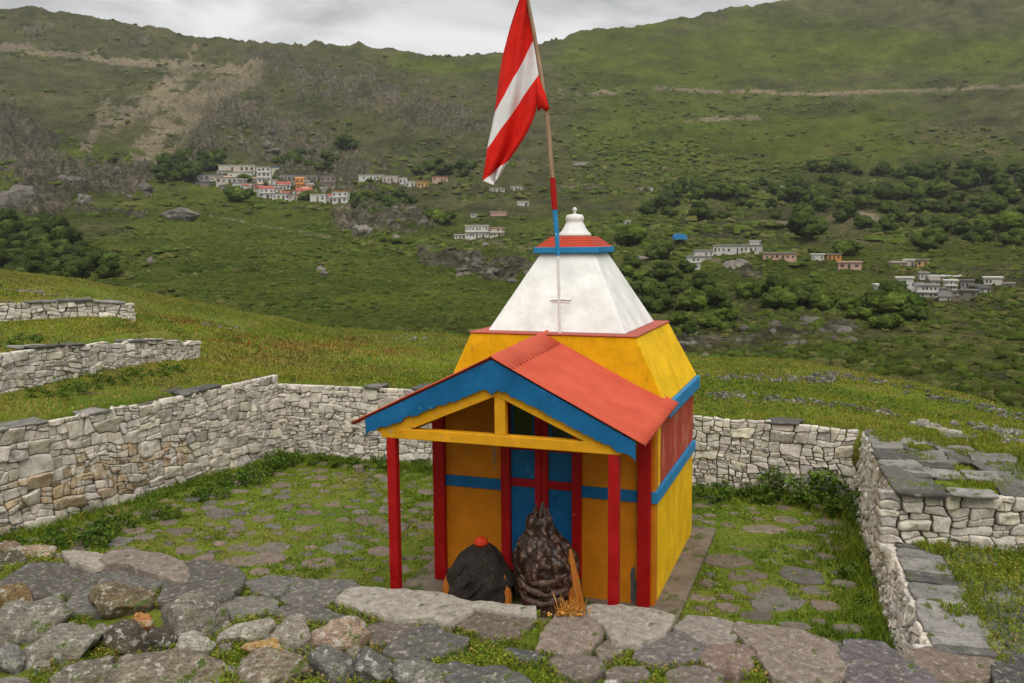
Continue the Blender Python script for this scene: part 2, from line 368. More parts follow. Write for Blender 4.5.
def H_far(X, Y, detail=True):
    ph = np.arctan2(X, Y); r = np.hypot(X, Y)
    fi = np.clip((ph - PHI[0])/(PHI[1] - PHI[0]), 0, len(PHI) - 1.001); ri = np.clip(np.log(np.maximum(r, 38)/38)/.006, 0, len(R_GRID) - 1.001)
    i = fi.astype(int); j = ri.astype(int); a = fi - i; b = ri - j
    z = ZT[i, j]*(1-a)*(1-b) + ZT[i+1, j]*a*(1-b) + ZT[i, j+1]*(1-a)*b + ZT[i+1, j+1]*a*b
    if detail:
        rg = 1 - np.abs(fbm2(X, Y, 46, 5, 21)); am = np.clip((r - 60)/500, .05, 1.3)
        z = z + (rg - .75)*7.0*am + fbm2(X, Y, 17, 6, 22, .64)*4.0*np.clip(r/400, .25, 1.3)
    return z
def H(X, Y):
    X = np.asarray(X, float); Y = np.asarray(Y, float)
    return np.where((Y < 62) & (np.abs(X) < 44), np.maximum(H_near(X, Y), H_far(X, Y)), H_far(X, Y))
def hill(u, v):          # the point of the valley side seen along a sight line
    d = ray(u, v); d = d/np.hypot(d[0], d[1]); rr = np.concatenate([np.arange(60, 400, .5), np.arange(400, 1300, 1.0)])
    P = d[None]*rr[:, None]; g = H_far(P[:, 0], P[:, 1]); k = np.argmax(P[:, 2] + CH < g)
    if k == 0: k = len(rr)//2
    return P[k] + np.array([0, 0, CH]), rr[k]
def grd(u, v):           # the point of the near ground seen along a sight line
    d = ray(u, v); tt = np.arange(5, 60, .02)/np.hypot(d[0], d[1]); P = d[None]*tt[:, None]
    g = H_near(P[:, 0], P[:, 1]); k = np.argmax(P[:, 2] + CH < g); return np.array([P[k, 0], P[k, 1], g[k]])

# ------------------------------------------------------------------ near ground
def grid_faces(nx, ny):
    i = np.arange(nx*ny).reshape(ny, nx); return np.stack([i[:-1, :-1], i[:-1, 1:], i[1:, 1:], i[1:, :-1]], -1).reshape(-1, 4)
k = NT('meadow_soil'); v = k.noise(.55, 7, .62); f = k.noise(14, 6, .7)
c_ = k.ramp(v, [(.3, (.075, .122, .013)), (.5, (.125, .165, .019)), (.7, (.19, .150, .045))])
c_ = k.mix(1.0, c_, k.ramp(f, [(.3, (.6, .6, .6)), (.7, (1.35, 1.35, 1.3))]), 'MULTIPLY')
c_ = k.mix(k.step(k.noise(1.9, 7, .68), .56, .68), c_, k.ramp(f, [(.3, (.07, .048, .03)), (.7, (.16, .115, .075))]))
M['soil'] = k.done(c_, .95, k.bump(f, .7, .04), .1)
def near_ground():
    xs = np.concatenate([np.arange(-46, -13, .5), np.arange(-13, 13.001, .13), np.arange(13.4, 44, .5)])
    ys = np.concatenate([np.arange(-16, 5, .6), np.arange(5, 22, .13), np.arange(22, 62, .4)])
    X, Y = np.meshgrid(xs, ys); Z = H_near(X, Y)
    V = np.stack([X, Y, Z], -1).reshape(-1, 3)
    tag(link('meadow_ground', mesh_np('meadow_ground', V, [grid_faces(len(xs), len(ys))], M['soil'], True)), kind='structure')
near_ground()

# ------------------------------------------------------------------ far hillside with its land cover
def band(u, v, pts, wd): return np.clip(1 - seg_dist(u, v, pts)/wd, 0, 1)
def hillside():
    phs = np.arange(-R(44), R(44), R(.085)); outer = np.arange(R(44), R(78), R(1.2))
    phs = np.concatenate([-outer[::-1], phs, outer]); rr = R_GRID
    PH, RR = np.meshgrid(phs, rr); X = RR*np.sin(PH); Y = RR*np.cos(PH); Z = H_far(X, Y)
    u, v = to_px(np.stack([X, Y, CH + (Z - CH)], -1))
    nz = fbm2(X, Y, 30, 5, 31, .6); nf = fbm2(X, Y, 9, 5, 33, .65); nb = fbm2(X, Y, 130, 4, 35)
    # bare earth: road cuts, landslide fans, village tracks
    scar = band(u, v + nz*5, [(4, 48), (60, 53), (130, 62), (190, 67), (246, 72)], 7)*1.6
    for pts, wd in (([(190, 68), (160, 100), (115, 122)], 20), ([(250, 76), (215, 98), (150, 140)], 24), ([(215, 78), (180, 110), (140, 160)], 20), ([(230, 90), (190, 130), (160, 165)], 12),
                    ([(107, 100), (97, 130), (80, 168)], 10), ([(195, 48), (188, 68)], 7)):
        scar = np.maximum(scar, band(u + nz*12, v + nf*8, pts, wd)*1.1)
    scar = np.maximum(scar, band(u, v + nz*2.5, [(600, 90), (640, 86), (690, 88), (730, 93), (760, 90), (830, 95), (900, 92), (1024, 88), (1300, 86)], 7.0)*.35)
    scar = np.maximum(scar, band(u, v + nz*4, [(560, 92), (620, 92)], 7)*.8)
    for pts, wd in (([(190, 212), (250, 224), (330, 238)], 2.5), ([(700, 258), (760, 272)], 3), ([(830, 292), (960, 300), (1024, 296)], 4), ([(300, 205), (350, 212)], 4),
                    ([(780, 225), (870, 215), (900, 240)], 10), ([(690, 120), (760, 118)], 6), ([(470, 240), (520, 246), (560, 250)], 10), ([(560, 190), (600, 186)], 5)):
        scar = np.maximum(scar, band(u + nz*6, v + nf*4, pts, wd)*.8)
    scar = np.clip(scar*(.80 + nf*1.4 + nz*.4), 0, 1)
    scar = np.maximum(scar, sstep(.15, .6, band(u, v + nz*1.2, [(655, 88), (678, 89), (715, 92), (758, 91), (801, 94.5), (881, 91), (950, 89), (1024, 86.5), (1300, 84)], 2.8))*.9)
    # grey rock
    rock = np.zeros_like(u)
    for pts, wd, g in (([(-200, 120), (0, 130), (30, 160), (45, 190)], 42, 1.7), ([(75, 180), (140, 180)], 24, 1.3), ([(210, 100), (300, 150), (360, 175)], 55, .8), ([(260, 60), (350, 90), (460, 120)], 45, .75),
                       ([(20, 25), (90, 35), (200, 48)], 22, .5), ([(345, 220), (430, 222)], 26, 1.0), ([(430, 255), (500, 270), (545, 262)], 24, .8), ([(200, 150), (215, 110)], 30, 1.0), ([(680, 345), (760, 335), (850, 330)], 18, .7),
                       ([(730, 272), (760, 274)], 8, .8), ([(0, 205), (70, 212), (185, 215)], 7, .5), ([(420, 90), (520, 140)], 40, .45)):
        rock = np.maximum(rock, band(u, v, pts, wd)*g)
    rock = np.clip(sstep(.15, .75, rock + nf*.75 + nz*.35 - .12), 0, 1)*(rock > .02)
    Z = Z + rock*((1 - np.abs(fbm2(X, Y, 21, 5, 41, .62)))**2*12 - 7)*np.clip(RR/420, .25, 1.4)
    # fresh grass against dry scrub, with lit slopes painted in as brighter grass
    lush_lit = .42 + nb*.5 + nz*.25
    for pts, wd, g in (([(250, 260), (420, 300), (560, 330)], 70, .8), ([(100, 290), (250, 250)], 60, .6), ([(400, 66), (470, 70), (520, 60)], 16, .7), ([(200, 190), (260, 195), (300, 215)], 16, .6), ([(440, 118), (470, 112)], 14, .6),
                       ([(600, 60), (760, 60), (1024, 55)], 50, .45), ([(620, 140), (760, 160), (900, 130)], 60, .3), ([(700, 262), (830, 285), (900, 300)], 22, .6), ([(800, 340), (1024, 330)], 50, .25)):
        lush_lit = lush_lit + band(u, v, pts, wd)*g
    for pts, wd, g in (([(60, 60), (300, 100), (480, 130)], 95, .75), ([(880, 8), (1024, 20)], 26, .4), ([(640, 45), (720, 20)], 14, .3), ([(700, 225), (860, 230)], 22, .4), ([(700, 340), (1000, 320)], 30, .3)):
        lush_lit = lush_lit - band(u, v, pts, wd)*g
    tint = np.stack([scar, rock, np.clip(lush_lit, 0, 1)], -1).reshape(-1, 3)
    k = NT('hillside_cover'); sp = k.n('ShaderNodeSeparateColor'); k.l(k.attr(), sp.inputs[0])
    n_s = k.noise(.22, 7, .7, stretch=(1, 1, 2.6)); n_m = k.noise(.07, 6, .65); n_f = k.noise(.75, 7, .76, stretch=(1, 1, 1.8))
    dry = k.ramp(n_m, [(.3, (.055, .059, .024)), (.5, (.095, .094, .041)), (.72, (.150, .136, .072))])
    wet = k.ramp(n_m, [(.3, (.060, .084, .012)), (.55, (.100, .128, .018)), (.75, (.150, .162, .030))])
    col = k.mix(k.step(k.math('ADD', sp.outputs[2], k.math('MULTIPLY', k.math('SUBTRACT', n_s, .5), .8)), .25, .75), dry, wet)
    rk = k.ramp(k.noise(.30, 8, .74, stretch=(1, 1, .85)), [(.30, (.020, .020, .014)), (.45, (.090, .082, .058)), (.58, (.18, .158, .12)), (.72, (.32, .28, .22))])
    col = k.mix(k.step(k.math('ADD', sp.outputs[1], k.math('MULTIPLY', k.math('SUBTRACT', n_f, .5), 1.1)), .38, .62), col, rk)
    sc = k.ramp(n_s, [(.3, (.15, .125, .088)), (.7, (.32, .265, .19))])
    col = k.mix(k.step(k.math('ADD', sp.outputs[0], k.math('MULTIPLY', k.math('SUBTRACT', n_f, .5), .8)), .3, .7), col, sc)
    col = k.mix(1.0, col, k.ramp(n_f, [(.32, (.22, .23, .20)), (.45, (.78, .79, .75)), (.58, (1.25, 1.23, 1.15)), (.70, (1.95, 1.88, 1.7))]), 'MULTIPLY')
    col = k.mix(1.0, col, k.ramp(k.noise(.022, 6, .62, stretch=(1, 1, 1.6)), [(.3, (.52, .56, .52)), (.5, (.92, .94, .9)), (.7, (1.28, 1.22, 1.12))]), 'MULTIPLY')
    m = k.done(col, .95, k.bump(n_f, .8, 1.2, k.bump(n_s, .9, 3.0)), .05)
    V = np.stack([X, Y, Z], -1).reshape(-1, 3)
    tag(link('hillside_terrain', mesh_np('hillside_terrain', V, [grid_faces(len(phs), len(rr))], m, True, tint)), kind='structure')
    return m
M['hill'] = hillside()
g_ = MB(); g_.box(-4200, 4200, -4200, 4200, -42, -40, (0, .1, .4)); tag(g_.build('valley_ground', M['hill']), kind='structure')

# ------------------------------------------------------------------ dry-stone walls
def clip_half(poly, nx, ny, c):
    out = []; n = len(poly)
    for i in range(n):
        p, q = poly[i], poly[(i+1) % n]; a = nx*p[0] + ny*p[1] - c; b = nx*q[0] + ny*q[1] - c
        if a <= 0: out.append(p)
        if (a < 0) != (b < 0): t = a/(a - b); out.append((p[0] + t*(q[0]-p[0]), p[1] + t*(q[1]-p[1])))
    return out
def masonry_cells(Lw, bot, top, hmin, hmax, wr, rng):
    """Rough masonry: the strip is split again and again by slightly tilted joints into blocks of mixed size."""
    h0 = min(bot(x) for x in np.linspace(0, Lw, 20)); h1 = max(top(x) for x in np.linspace(0, Lw, 20)); out = []
    todo = []; x = 0.0
    while x < Lw:
        w_ = min(rng.uniform(1.2, 2.2), Lw - x); w_ = Lw - x if Lw - x - w_ < .7 else w_
        todo.append([(x, h0), (x + w_, h0), (x + w_, h1), (x, h1)]); x += w_
    while todo:
        p = todo.pop(); q = np.array(p); lo, hi = q.min(0), q.max(0); w_, h_ = hi - lo
        lim_h = rng.choice([hmin*1.3, (hmin+hmax)/2, hmax], p=[.34, .36, .30]); lim_w = lim_h*rng.uniform(wr*.75, wr*1.35)
        if h_ <= lim_h*1.15 and w_ <= lim_w*1.15 or (h_ < hmin*1.5 and w_ < hmin*wr*1.5): out.append(p); continue
        f = rng.uniform(.32, .68)
        if h_*wr*.95 > w_: sl = rng.normal(0, .09); c = (lo + f*(hi-lo)); n_ = (-sl, 1.0)
        else: sl = rng.normal(0, .20); c = (lo + f*(hi-lo)); n_ = (1.0, -sl)
        cc = n_[0]*c[0] + n_[1]*c[1]; A1 = clip_half(p, n_[0], n_[1], cc); B1 = clip_half(p, -n_[0], -n_[1], -cc)
        if len(A1) < 3 or len(B1) < 3: out.append(p); continue
        todo += [A1, B1]
    res = []
    for p in out:
        xm = np.mean([v[0] for v in p]); p = clip_half(p, 0, 1, top(xm)); p = clip_half(p, 0, -1, -bot(xm)) if len(p) >= 3 else p
        if len(p) >= 3 and (max(v[1] for v in p) - min(v[1] for v in p)) > .025: res.append(p)
    return res
def stone_face(cells, org, ds, nrm, tints, gap, depth, rng, up=np.array([0, 0, 1.0]), warp=.085):
    """Each cell becomes a bulging stone standing proud of the wall core."""
    VV, FF, TT = [], [], []; base = 0; NS = 22; ytop = max(p[1] for c in cells for p in c)
    ds3 = np.array([ds[0], ds[1], 0]); n3 = np.array([nrm[0], nrm[1], 0])
    for ci, c in enumerate(cells):
        q = np.array(c); qlo, qhi = q.min(0), q.max(0); cen = q.mean(0); e = np.roll(q, -1, 0) - q; ln = np.hypot(e[:, 0], e[:, 1]); per = ln.sum()
        if per < .12: continue
        cum = np.concatenate([[0], np.cumsum(ln)]); s = (np.arange(NS) + rng.uniform(0, 1))/NS*per
        for cj in cum[:-1]: s[np.argmin(np.abs((s - cj + per/2) % per - per/2))] = cj
        s = np.sort(s % per)
        idx = np.clip(np.searchsorted(cum, s % per, side='right') - 1, 0, len(q)-1); tt = ((s % per) - cum[idx])/np.maximum(ln[idx], 1e-6)
        o = q[idx] + e[idx]*tt[:, None]
        o = (np.roll(o, 1, 0) + 10*o + np.roll(o, -1, 0))/12
        cen = o.mean(0); ext = np.hypot(*(o - cen).T).mean(); sc = max(.6, 1 - gap*rng.uniform(.35, 1.5)/ext)
        jit = 1 + fbm(np.concatenate([o*9, np.full((NS, 1), ci*.77)], 1), 2, 4)*.10
        o = np.clip(cen + (o - cen)*sc*jit[:, None], qlo, qhi)
        if warp: o = o + np.stack([fbm(np.concatenate([o*2.6, np.full((NS, 1), .3)], 1), 3, 51), fbm(np.concatenate([o*2.6, np.full((NS, 1), 7.3)], 1), 3, 52)*(ytop - o[:, 1] > .06)], -1)*warp
        cen = o.mean(0)
        d = depth*rng.uniform(.35, 1.25)*min(1.3, .6 + ext*2.2); tilt = rng.normal(0, .15, 2); rings = [(1.0, -.06), (1.0, d*.55), (.955, d*.90), (.80, d*1.0), (.42, d*1.0)]
        V = []
        for a, h in rings:
            p = cen + (o - cen)*a; V.append(np.concatenate([p, (np.full(NS, h) + (p - cen)@tilt*(h > 0))[:, None]], 1))
        V.append(np.array([[cen[0], cen[1], d*1.02]])); V = np.concatenate(V)
        wob = fbm(np.stack([V[:, 0]*7, V[:, 1]*7, V[:, 2]*7 + ci*3.1], -1), 3, 8, .6); V[NS:, 2] += wob[NS:]*d*.75
        W = np.array([*org]) + V[:, :1]*ds3 + V[:, 1:2]*up + V[:, 2:3]*n3
        f = []
        for r_ in range(4): f += [(r_*NS+k, r_*NS+(k+1) % NS, (r_+1)*NS+(k+1) % NS, (r_+1)*NS+k) for k in range(NS)]
        tri = [(4*NS+k, 4*NS+(k+1) % NS, 5*NS) for k in range(NS)]
        VV.append(W); FF.append((np.array(f) + base, np.array(tri) + base)); base += len(W)
        TT.append(np.tile(tints(cen, rng, ext), (len(W), 1)))
    return np.concatenate(VV), [np.concatenate([f[0] for f in FF]), np.concatenate([f[1] for f in FF])], np.concatenate(TT)
def slab_mesh(poly, ztop, th, rng, rough=.018, tilt=(0, 0), bev=.03, n=36, zfun=None):
    """A flat broken stone: outline poly (x,y), top at ztop, thickness th."""
    q = np.array(poly, float)[:, :2]
    if ((q[:, 0]*np.roll(q[:, 1], -1) - np.roll(q[:, 0], -1)*q[:, 1]).sum()) < 0: q = q[::-1]
    e = np.roll(q, -1, 0) - q; ln = np.hypot(*e.T); per = ln.sum(); cum = np.concatenate([[0], np.cumsum(ln)]); s = (np.arange(n)+.5)/n*per
    i = np.clip(np.searchsorted(cum, s, side='right')-1, 0, len(q)-1); o = q[i] + e[i]*((s - cum[i])/np.maximum(ln[i], 1e-6))[:, None]
    o = .9*o + .05*np.roll(o, 1, 0) + .05*np.roll(o, -1, 0); cen = o.mean(0); sd_ = rng.uniform(0, 100)
    ext = np.hypot(*(o-cen).T).mean(); rad = (o - cen)/np.hypot(*(o-cen).T)[:, None]
    o = o + rad*(fbm(np.concatenate([o*7, np.full((n, 1), sd_)], 1), 3, 4)*.05*min(1, ext*2.5))[:, None]
    rings = [(1-.06, -th), (1.015, -th*.55), (1.0, -bev*.55), (1 - bev/ext*.5, -bev*.1), (1 - bev/ext*1.2, 0), (.8, 0), (.6, 0), (.4, 0), (.2, 0)]
    V = []
    for a, h in rings:
        p = cen + (o-cen)*a; V.append(np.concatenate([p, np.full((n, 1), h)], 1))
    V.append(np.array([[*cen, 0.0]])); V = np.concatenate(V)
    V[:, 2] += (fbm(np.stack([V[:, 0]*4, V[:, 1]*4, V[:, 2]*3 + sd_], -1), 4, 14, .6)*rough*2.6) + (V[:, 0]-cen[0])*tilt[0] + (V[:, 1]-cen[1])*tilt[1]
    V[n:2*n, :2] += fbm(np.stack([V[n:2*n, 0]*9, V[n:2*n, 1]*9, V[n:2*n, 2] + sd_], -1), 2, 2)[:, None]*rough
    V[:, 2] += ztop if zfun is None else zfun(cen[0], cen[1]) + ztop
    f = [(r*n+k_, r*n+(k_+1) % n, (r+1)*n+(k_+1) % n, (r+1)*n+k_) for r in range(len(rings)-1) for k_ in range(n)]
    t = [((len(rings)-1)*n+k_, (len(rings)-1)*n+(k_+1) % n, len(rings)*n) for k_ in range(n)]
    return V, np.array(f), np.array(t)
class Pile:      # joins many small meshes of one part
    def __init__(s): s.V = []; s.Q = []; s.T = []; s.C = []; s.n = 0
    def add(s, V, Q, T, c):
        s.V.append(V); s.C.append(np.tile(np.asarray(c, float), (len(V), 1)))
        if len(Q): s.Q.append(np.asarray(Q) + s.n)
        if len(T): s.T.append(np.asarray(T) + s.n)
        s.n += len(V)
    def build(s, name, mat, parent=None, smooth=True):
        return link(name, mesh_np(name, np.concatenate(s.V), [np.concatenate(x) for x in (s.Q, s.T) if x], mat, smooth, np.concatenate(s.C)), parent)
def wall_tint(cen, rng, ext):
    g = rng.choice([.54, .61, .67, .47, .36], p=[.3, .3, .2, .14, .06])*rng.uniform(.9, 1.1)
    return np.array([g*1.03, g*.965, g*.86])*np.array([1, rng.uniform(.95, 1.0), rng.uniform(.87, 1.0)])
def wall_tint_left(cen, rng, ext):
    c = wall_tint(cen, rng, ext)
    o = math.exp(-(((cen[0]-4.4)/1.5)**2 + ((cen[1]-.42)/.30)**2)) + math.exp(-(((cen[0]-3.0)/1.0)**2 + ((cen[1]-.75)/.2)**2))*.5
    if rng.uniform() < o*.75: c = c*np.array([.86, .72, .54])*rng.uniform(.8, 1.05)
    return c
def slate_tint(rng): 
    g = rng.choice([.10, .14, .20, .28])*rng.uniform(.85, 1.15); return np.array([g*1.04, g*.985, g*.92])
def dry_wall(label, P, Q, ptop, pbot, thick, rmin, rmax, asp, seed, tf, nsign, cop=None, ends=(), group=None, gap=.007, depth=.055, lean=0.0, over=.05, trim=.14, start=0.0, back=None):
    """Wall with its stone face on the line P->Q, facing the side nsign of it, its core behind."""
    rng = np.random.default_rng(seed); P = np.array(P); Q = np.array(Q); Ln = np.linalg.norm(Q-P); d = (Q-P)/Ln; nr = np.array([-d[1], d[0]])*nsign
    top = lambda s: float(np.interp(s, [p[0] for p in ptop], [p[1] for p in ptop])); bot = lambda s: float(np.interp(s, [p[0] for p in pbot], [p[1] for p in pbot]))
    root = empty('dry_stone_wall', (P[0], P[1], bot(0))); tag(root, label, 'wall', group, 'thing'); off = np.array([P[0], P[1], bot(0)])
    cells = masonry_cells(Ln, bot, top, rmin, rmax, asp, rng)
    V, F_, T = stone_face(cells, (P[0], P[1], 0), d, nr, tf, gap, depth, rng, up=np.array([-nr[0]*lean, -nr[1]*lean, 1.0]))
    V = [V]; F2 = [[F_[0]], [F_[1]]]; T = [T]; nb = len(V[0])
    for e, sg in ends:          # dressed ends / return faces: (s position, outward sign along d)
        cl = masonry_cells(thick, lambda s: bot(e), lambda s: top(e), rmin, rmax, asp*.8, rng)
        org = P + d*e - nr*thick*0; V2, f2, t2 = stone_face(cl, (org[0], org[1], 0), -nr, d*sg, tf, gap, depth*.8, rng)
        V.append(V2); F2[0].append(f2[0] + nb); F2[1].append(f2[1] + nb); T.append(t2); nb += len(V2)
    me = mesh_np('stonework', np.concatenate(V) - off, [np.concatenate(F2[0]), np.concatenate(F2[1])], M['wallstone'], True, np.concatenate(T))
    link('stonework', me, root)
    c = MB(); ns = max(2, int(Ln/.5)); ss = np.linspace(start, Ln - trim, ns)
    for s0, s1 in zip(ss[:-1], ss[1:]):
        lo_ = lean*top((s0+s1)/2); a, b = P + d*s0 - nr*(.02 + lo_), P + d*s1 - nr*(.02 + lo_); a2, b2 = P + d*s0 - nr*thick, P + d*s1 - nr*thick; z0 = min(bot(s0), bot(s1)) - .25
        c.hexa([(*(a-off[:2]), z0-off[2]), (*(b-off[:2]), z0-off[2]), (*(b2-off[:2]), z0-off[2]), (*(a2-off[:2]), z0-off[2]),
                (*(a-off[:2]), top(s0)-.06-off[2]), (*(b-off[:2]), top(s1)-.06-off[2]), (*(b2-off[:2]), top(s1)-.06-off[2]), (*(a2-off[:2]), top(s0)-.06-off[2])])
    c.build('core', M['mortar'], root)
    if cop:
        wmin, wmax, dep, cover = cop; pl = Pile(); s = -.05 + start*.75; P = P - nr*lean*(top(Ln/2) + .04); bk = -nr if back is None else np.array(back)
        while s < Ln:
            wd = rng.uniform(wmin, wmax)
            if rng.uniform() < cover:
                dp = 0.0
                while dp < dep:
                    de = rng.uniform(.32, .6) if dep > .8 else dep*rng.uniform(.75, 1.1); f = -over - rng.uniform(0, .04) if dp == 0 else dp
                    s0, s1 = s + .006, min(s + wd, Ln + .05) - .006; k0, k1 = rng.uniform(-.07, .07, 2)
                    pp = [P + d*(s0+k0) + bk*f, P + d*(s1+k1) + bk*(f + rng.uniform(-.02, .02)), P + d*(s1-k0) + bk*(dp+de-.012), P + d*(s0-k1) + bk*(dp+de-.012)]
                    th = rng.uniform(.03, .06); zt = top((s0+s1)/2) + rng.uniform(.015, .04)
                    sl_ = (top(s1) - top(s0))/max(s1-s0, .1)
                    V, q, t = slab_mesh([p - off[:2] for p in pp], zt - off[2], th, rng, .010, (d[0]*sl_, d[1]*sl_), .015, 24)
                    pl.add(V, q, t, slate_tint(rng)); dp += de
                    if dp > .05 and rng.uniform() < .12: break
            s += wd
        pl.build('coping', M['coping'], root)
    return root
LL = np.linalg.norm(LEND - A_); BLn = np.linalg.norm(B_ - A_); RLn = np.linalg.norm(C_ - B_)
dry_wall('long whitewashed dry-stone wall with ochre patches along the left side of the sunken courtyard', A_, LEND, [(0, 1.58), (3, 1.52), (LL, 1.58)], [(0, -.06), (LL, -.06)], .42, .07, .25, 1.55, 3, wall_tint_left, 1, (.3, .7, .34, .20))
dry_wall('pale dry-stone wall across the far side of the courtyard behind the shrine', A_, B_, [(0, 1.40), (3.3, 1.42), (8, 1.20), (BLn, 1.12)], [(0, -.06), (BLn, -.06)], .42, .06, .20, 1.7, 4, wall_tint, -1, (.35, .7, .38, .25))
dry_wall('high dry-stone wall closing the right side of the courtyard under a broad slate top', B_, C_, [(0, 1.10), (RLn, 1.16)], [(0, -.06), (RLn, -.06)], .42, .055, .18, 1.6, 5, wall_tint, -1, (.25, .6, .95, .85), lean=.12, depth=.05, over=-.02, trim=.085)
TEND = C_ + np.array([6.2, -1.058])
dry_wall('short dry-stone cross wall with big stones facing the low terrace on the right', C_ + np.array([-.03, .005]), TEND, [(0, 1.16), (3.5, 1.12)], [(0, .46), (3.5, .46)], .42, .06, .25, 2.0, 6, wall_tint, -1, (.3, .7, 1.6, .62), gap=.009, depth=.065, over=-.03, start=.22, back=tuple(-dRr))
dry_wall('knee-high dry-stone wall edging the low grassy terrace at the right front', C_, REND - dRr*.25, [(0, .52), (2.75, .53)], [(0, -.06), (2.75, -.06)], .4, .055, .17, 1.5, 7, wall_tint, -1, (.2, .5, .62, 1.0), ends=((2.75, 1),), lean=.27, depth=.05, over=-.02)
dW2 = W2b - W2a; L2 = np.linalg.norm(dW2)
z2 = lambda s: float(H_near(*(W2a + dW2/L2*s + np.array([.25, -.08]))))
dry_wall('low dry-stone terrace wall with slate top on the grass above the left courtyard wall', W2a, W2b, [(s, z2(s) + np.interp(s, [0, 2, L2], [.72, .68, .42])) for s in np.linspace(0, L2, 9)], [(s, z2(s) - .08) for s in np.linspace(0, L2, 9)], .5, .06, .19, 1.9, 8, wall_tint, -1, (.35, .7, .4, .65), ends=((L2, 1),))
dW3 = W3b - W3a; L3 = np.linalg.norm(dW3); z3 = lambda s: float(H_near(*(W3a + dW3/L3*s + np.array([.2, -.35]))))
dry_wall('short low dry-stone wall highest on the left meadow, nearest the left edge', W3a, W3b, [(s, z3(s) + .40) for s in np.linspace(0, L3, 7)], [(s, z3(s) - .08) for s in np.linspace(0, L3, 7)], .5, .06, .18, 2.1, 9, wall_tint, -1, (.4, .8, .4, .6), ends=((L3, 1),))

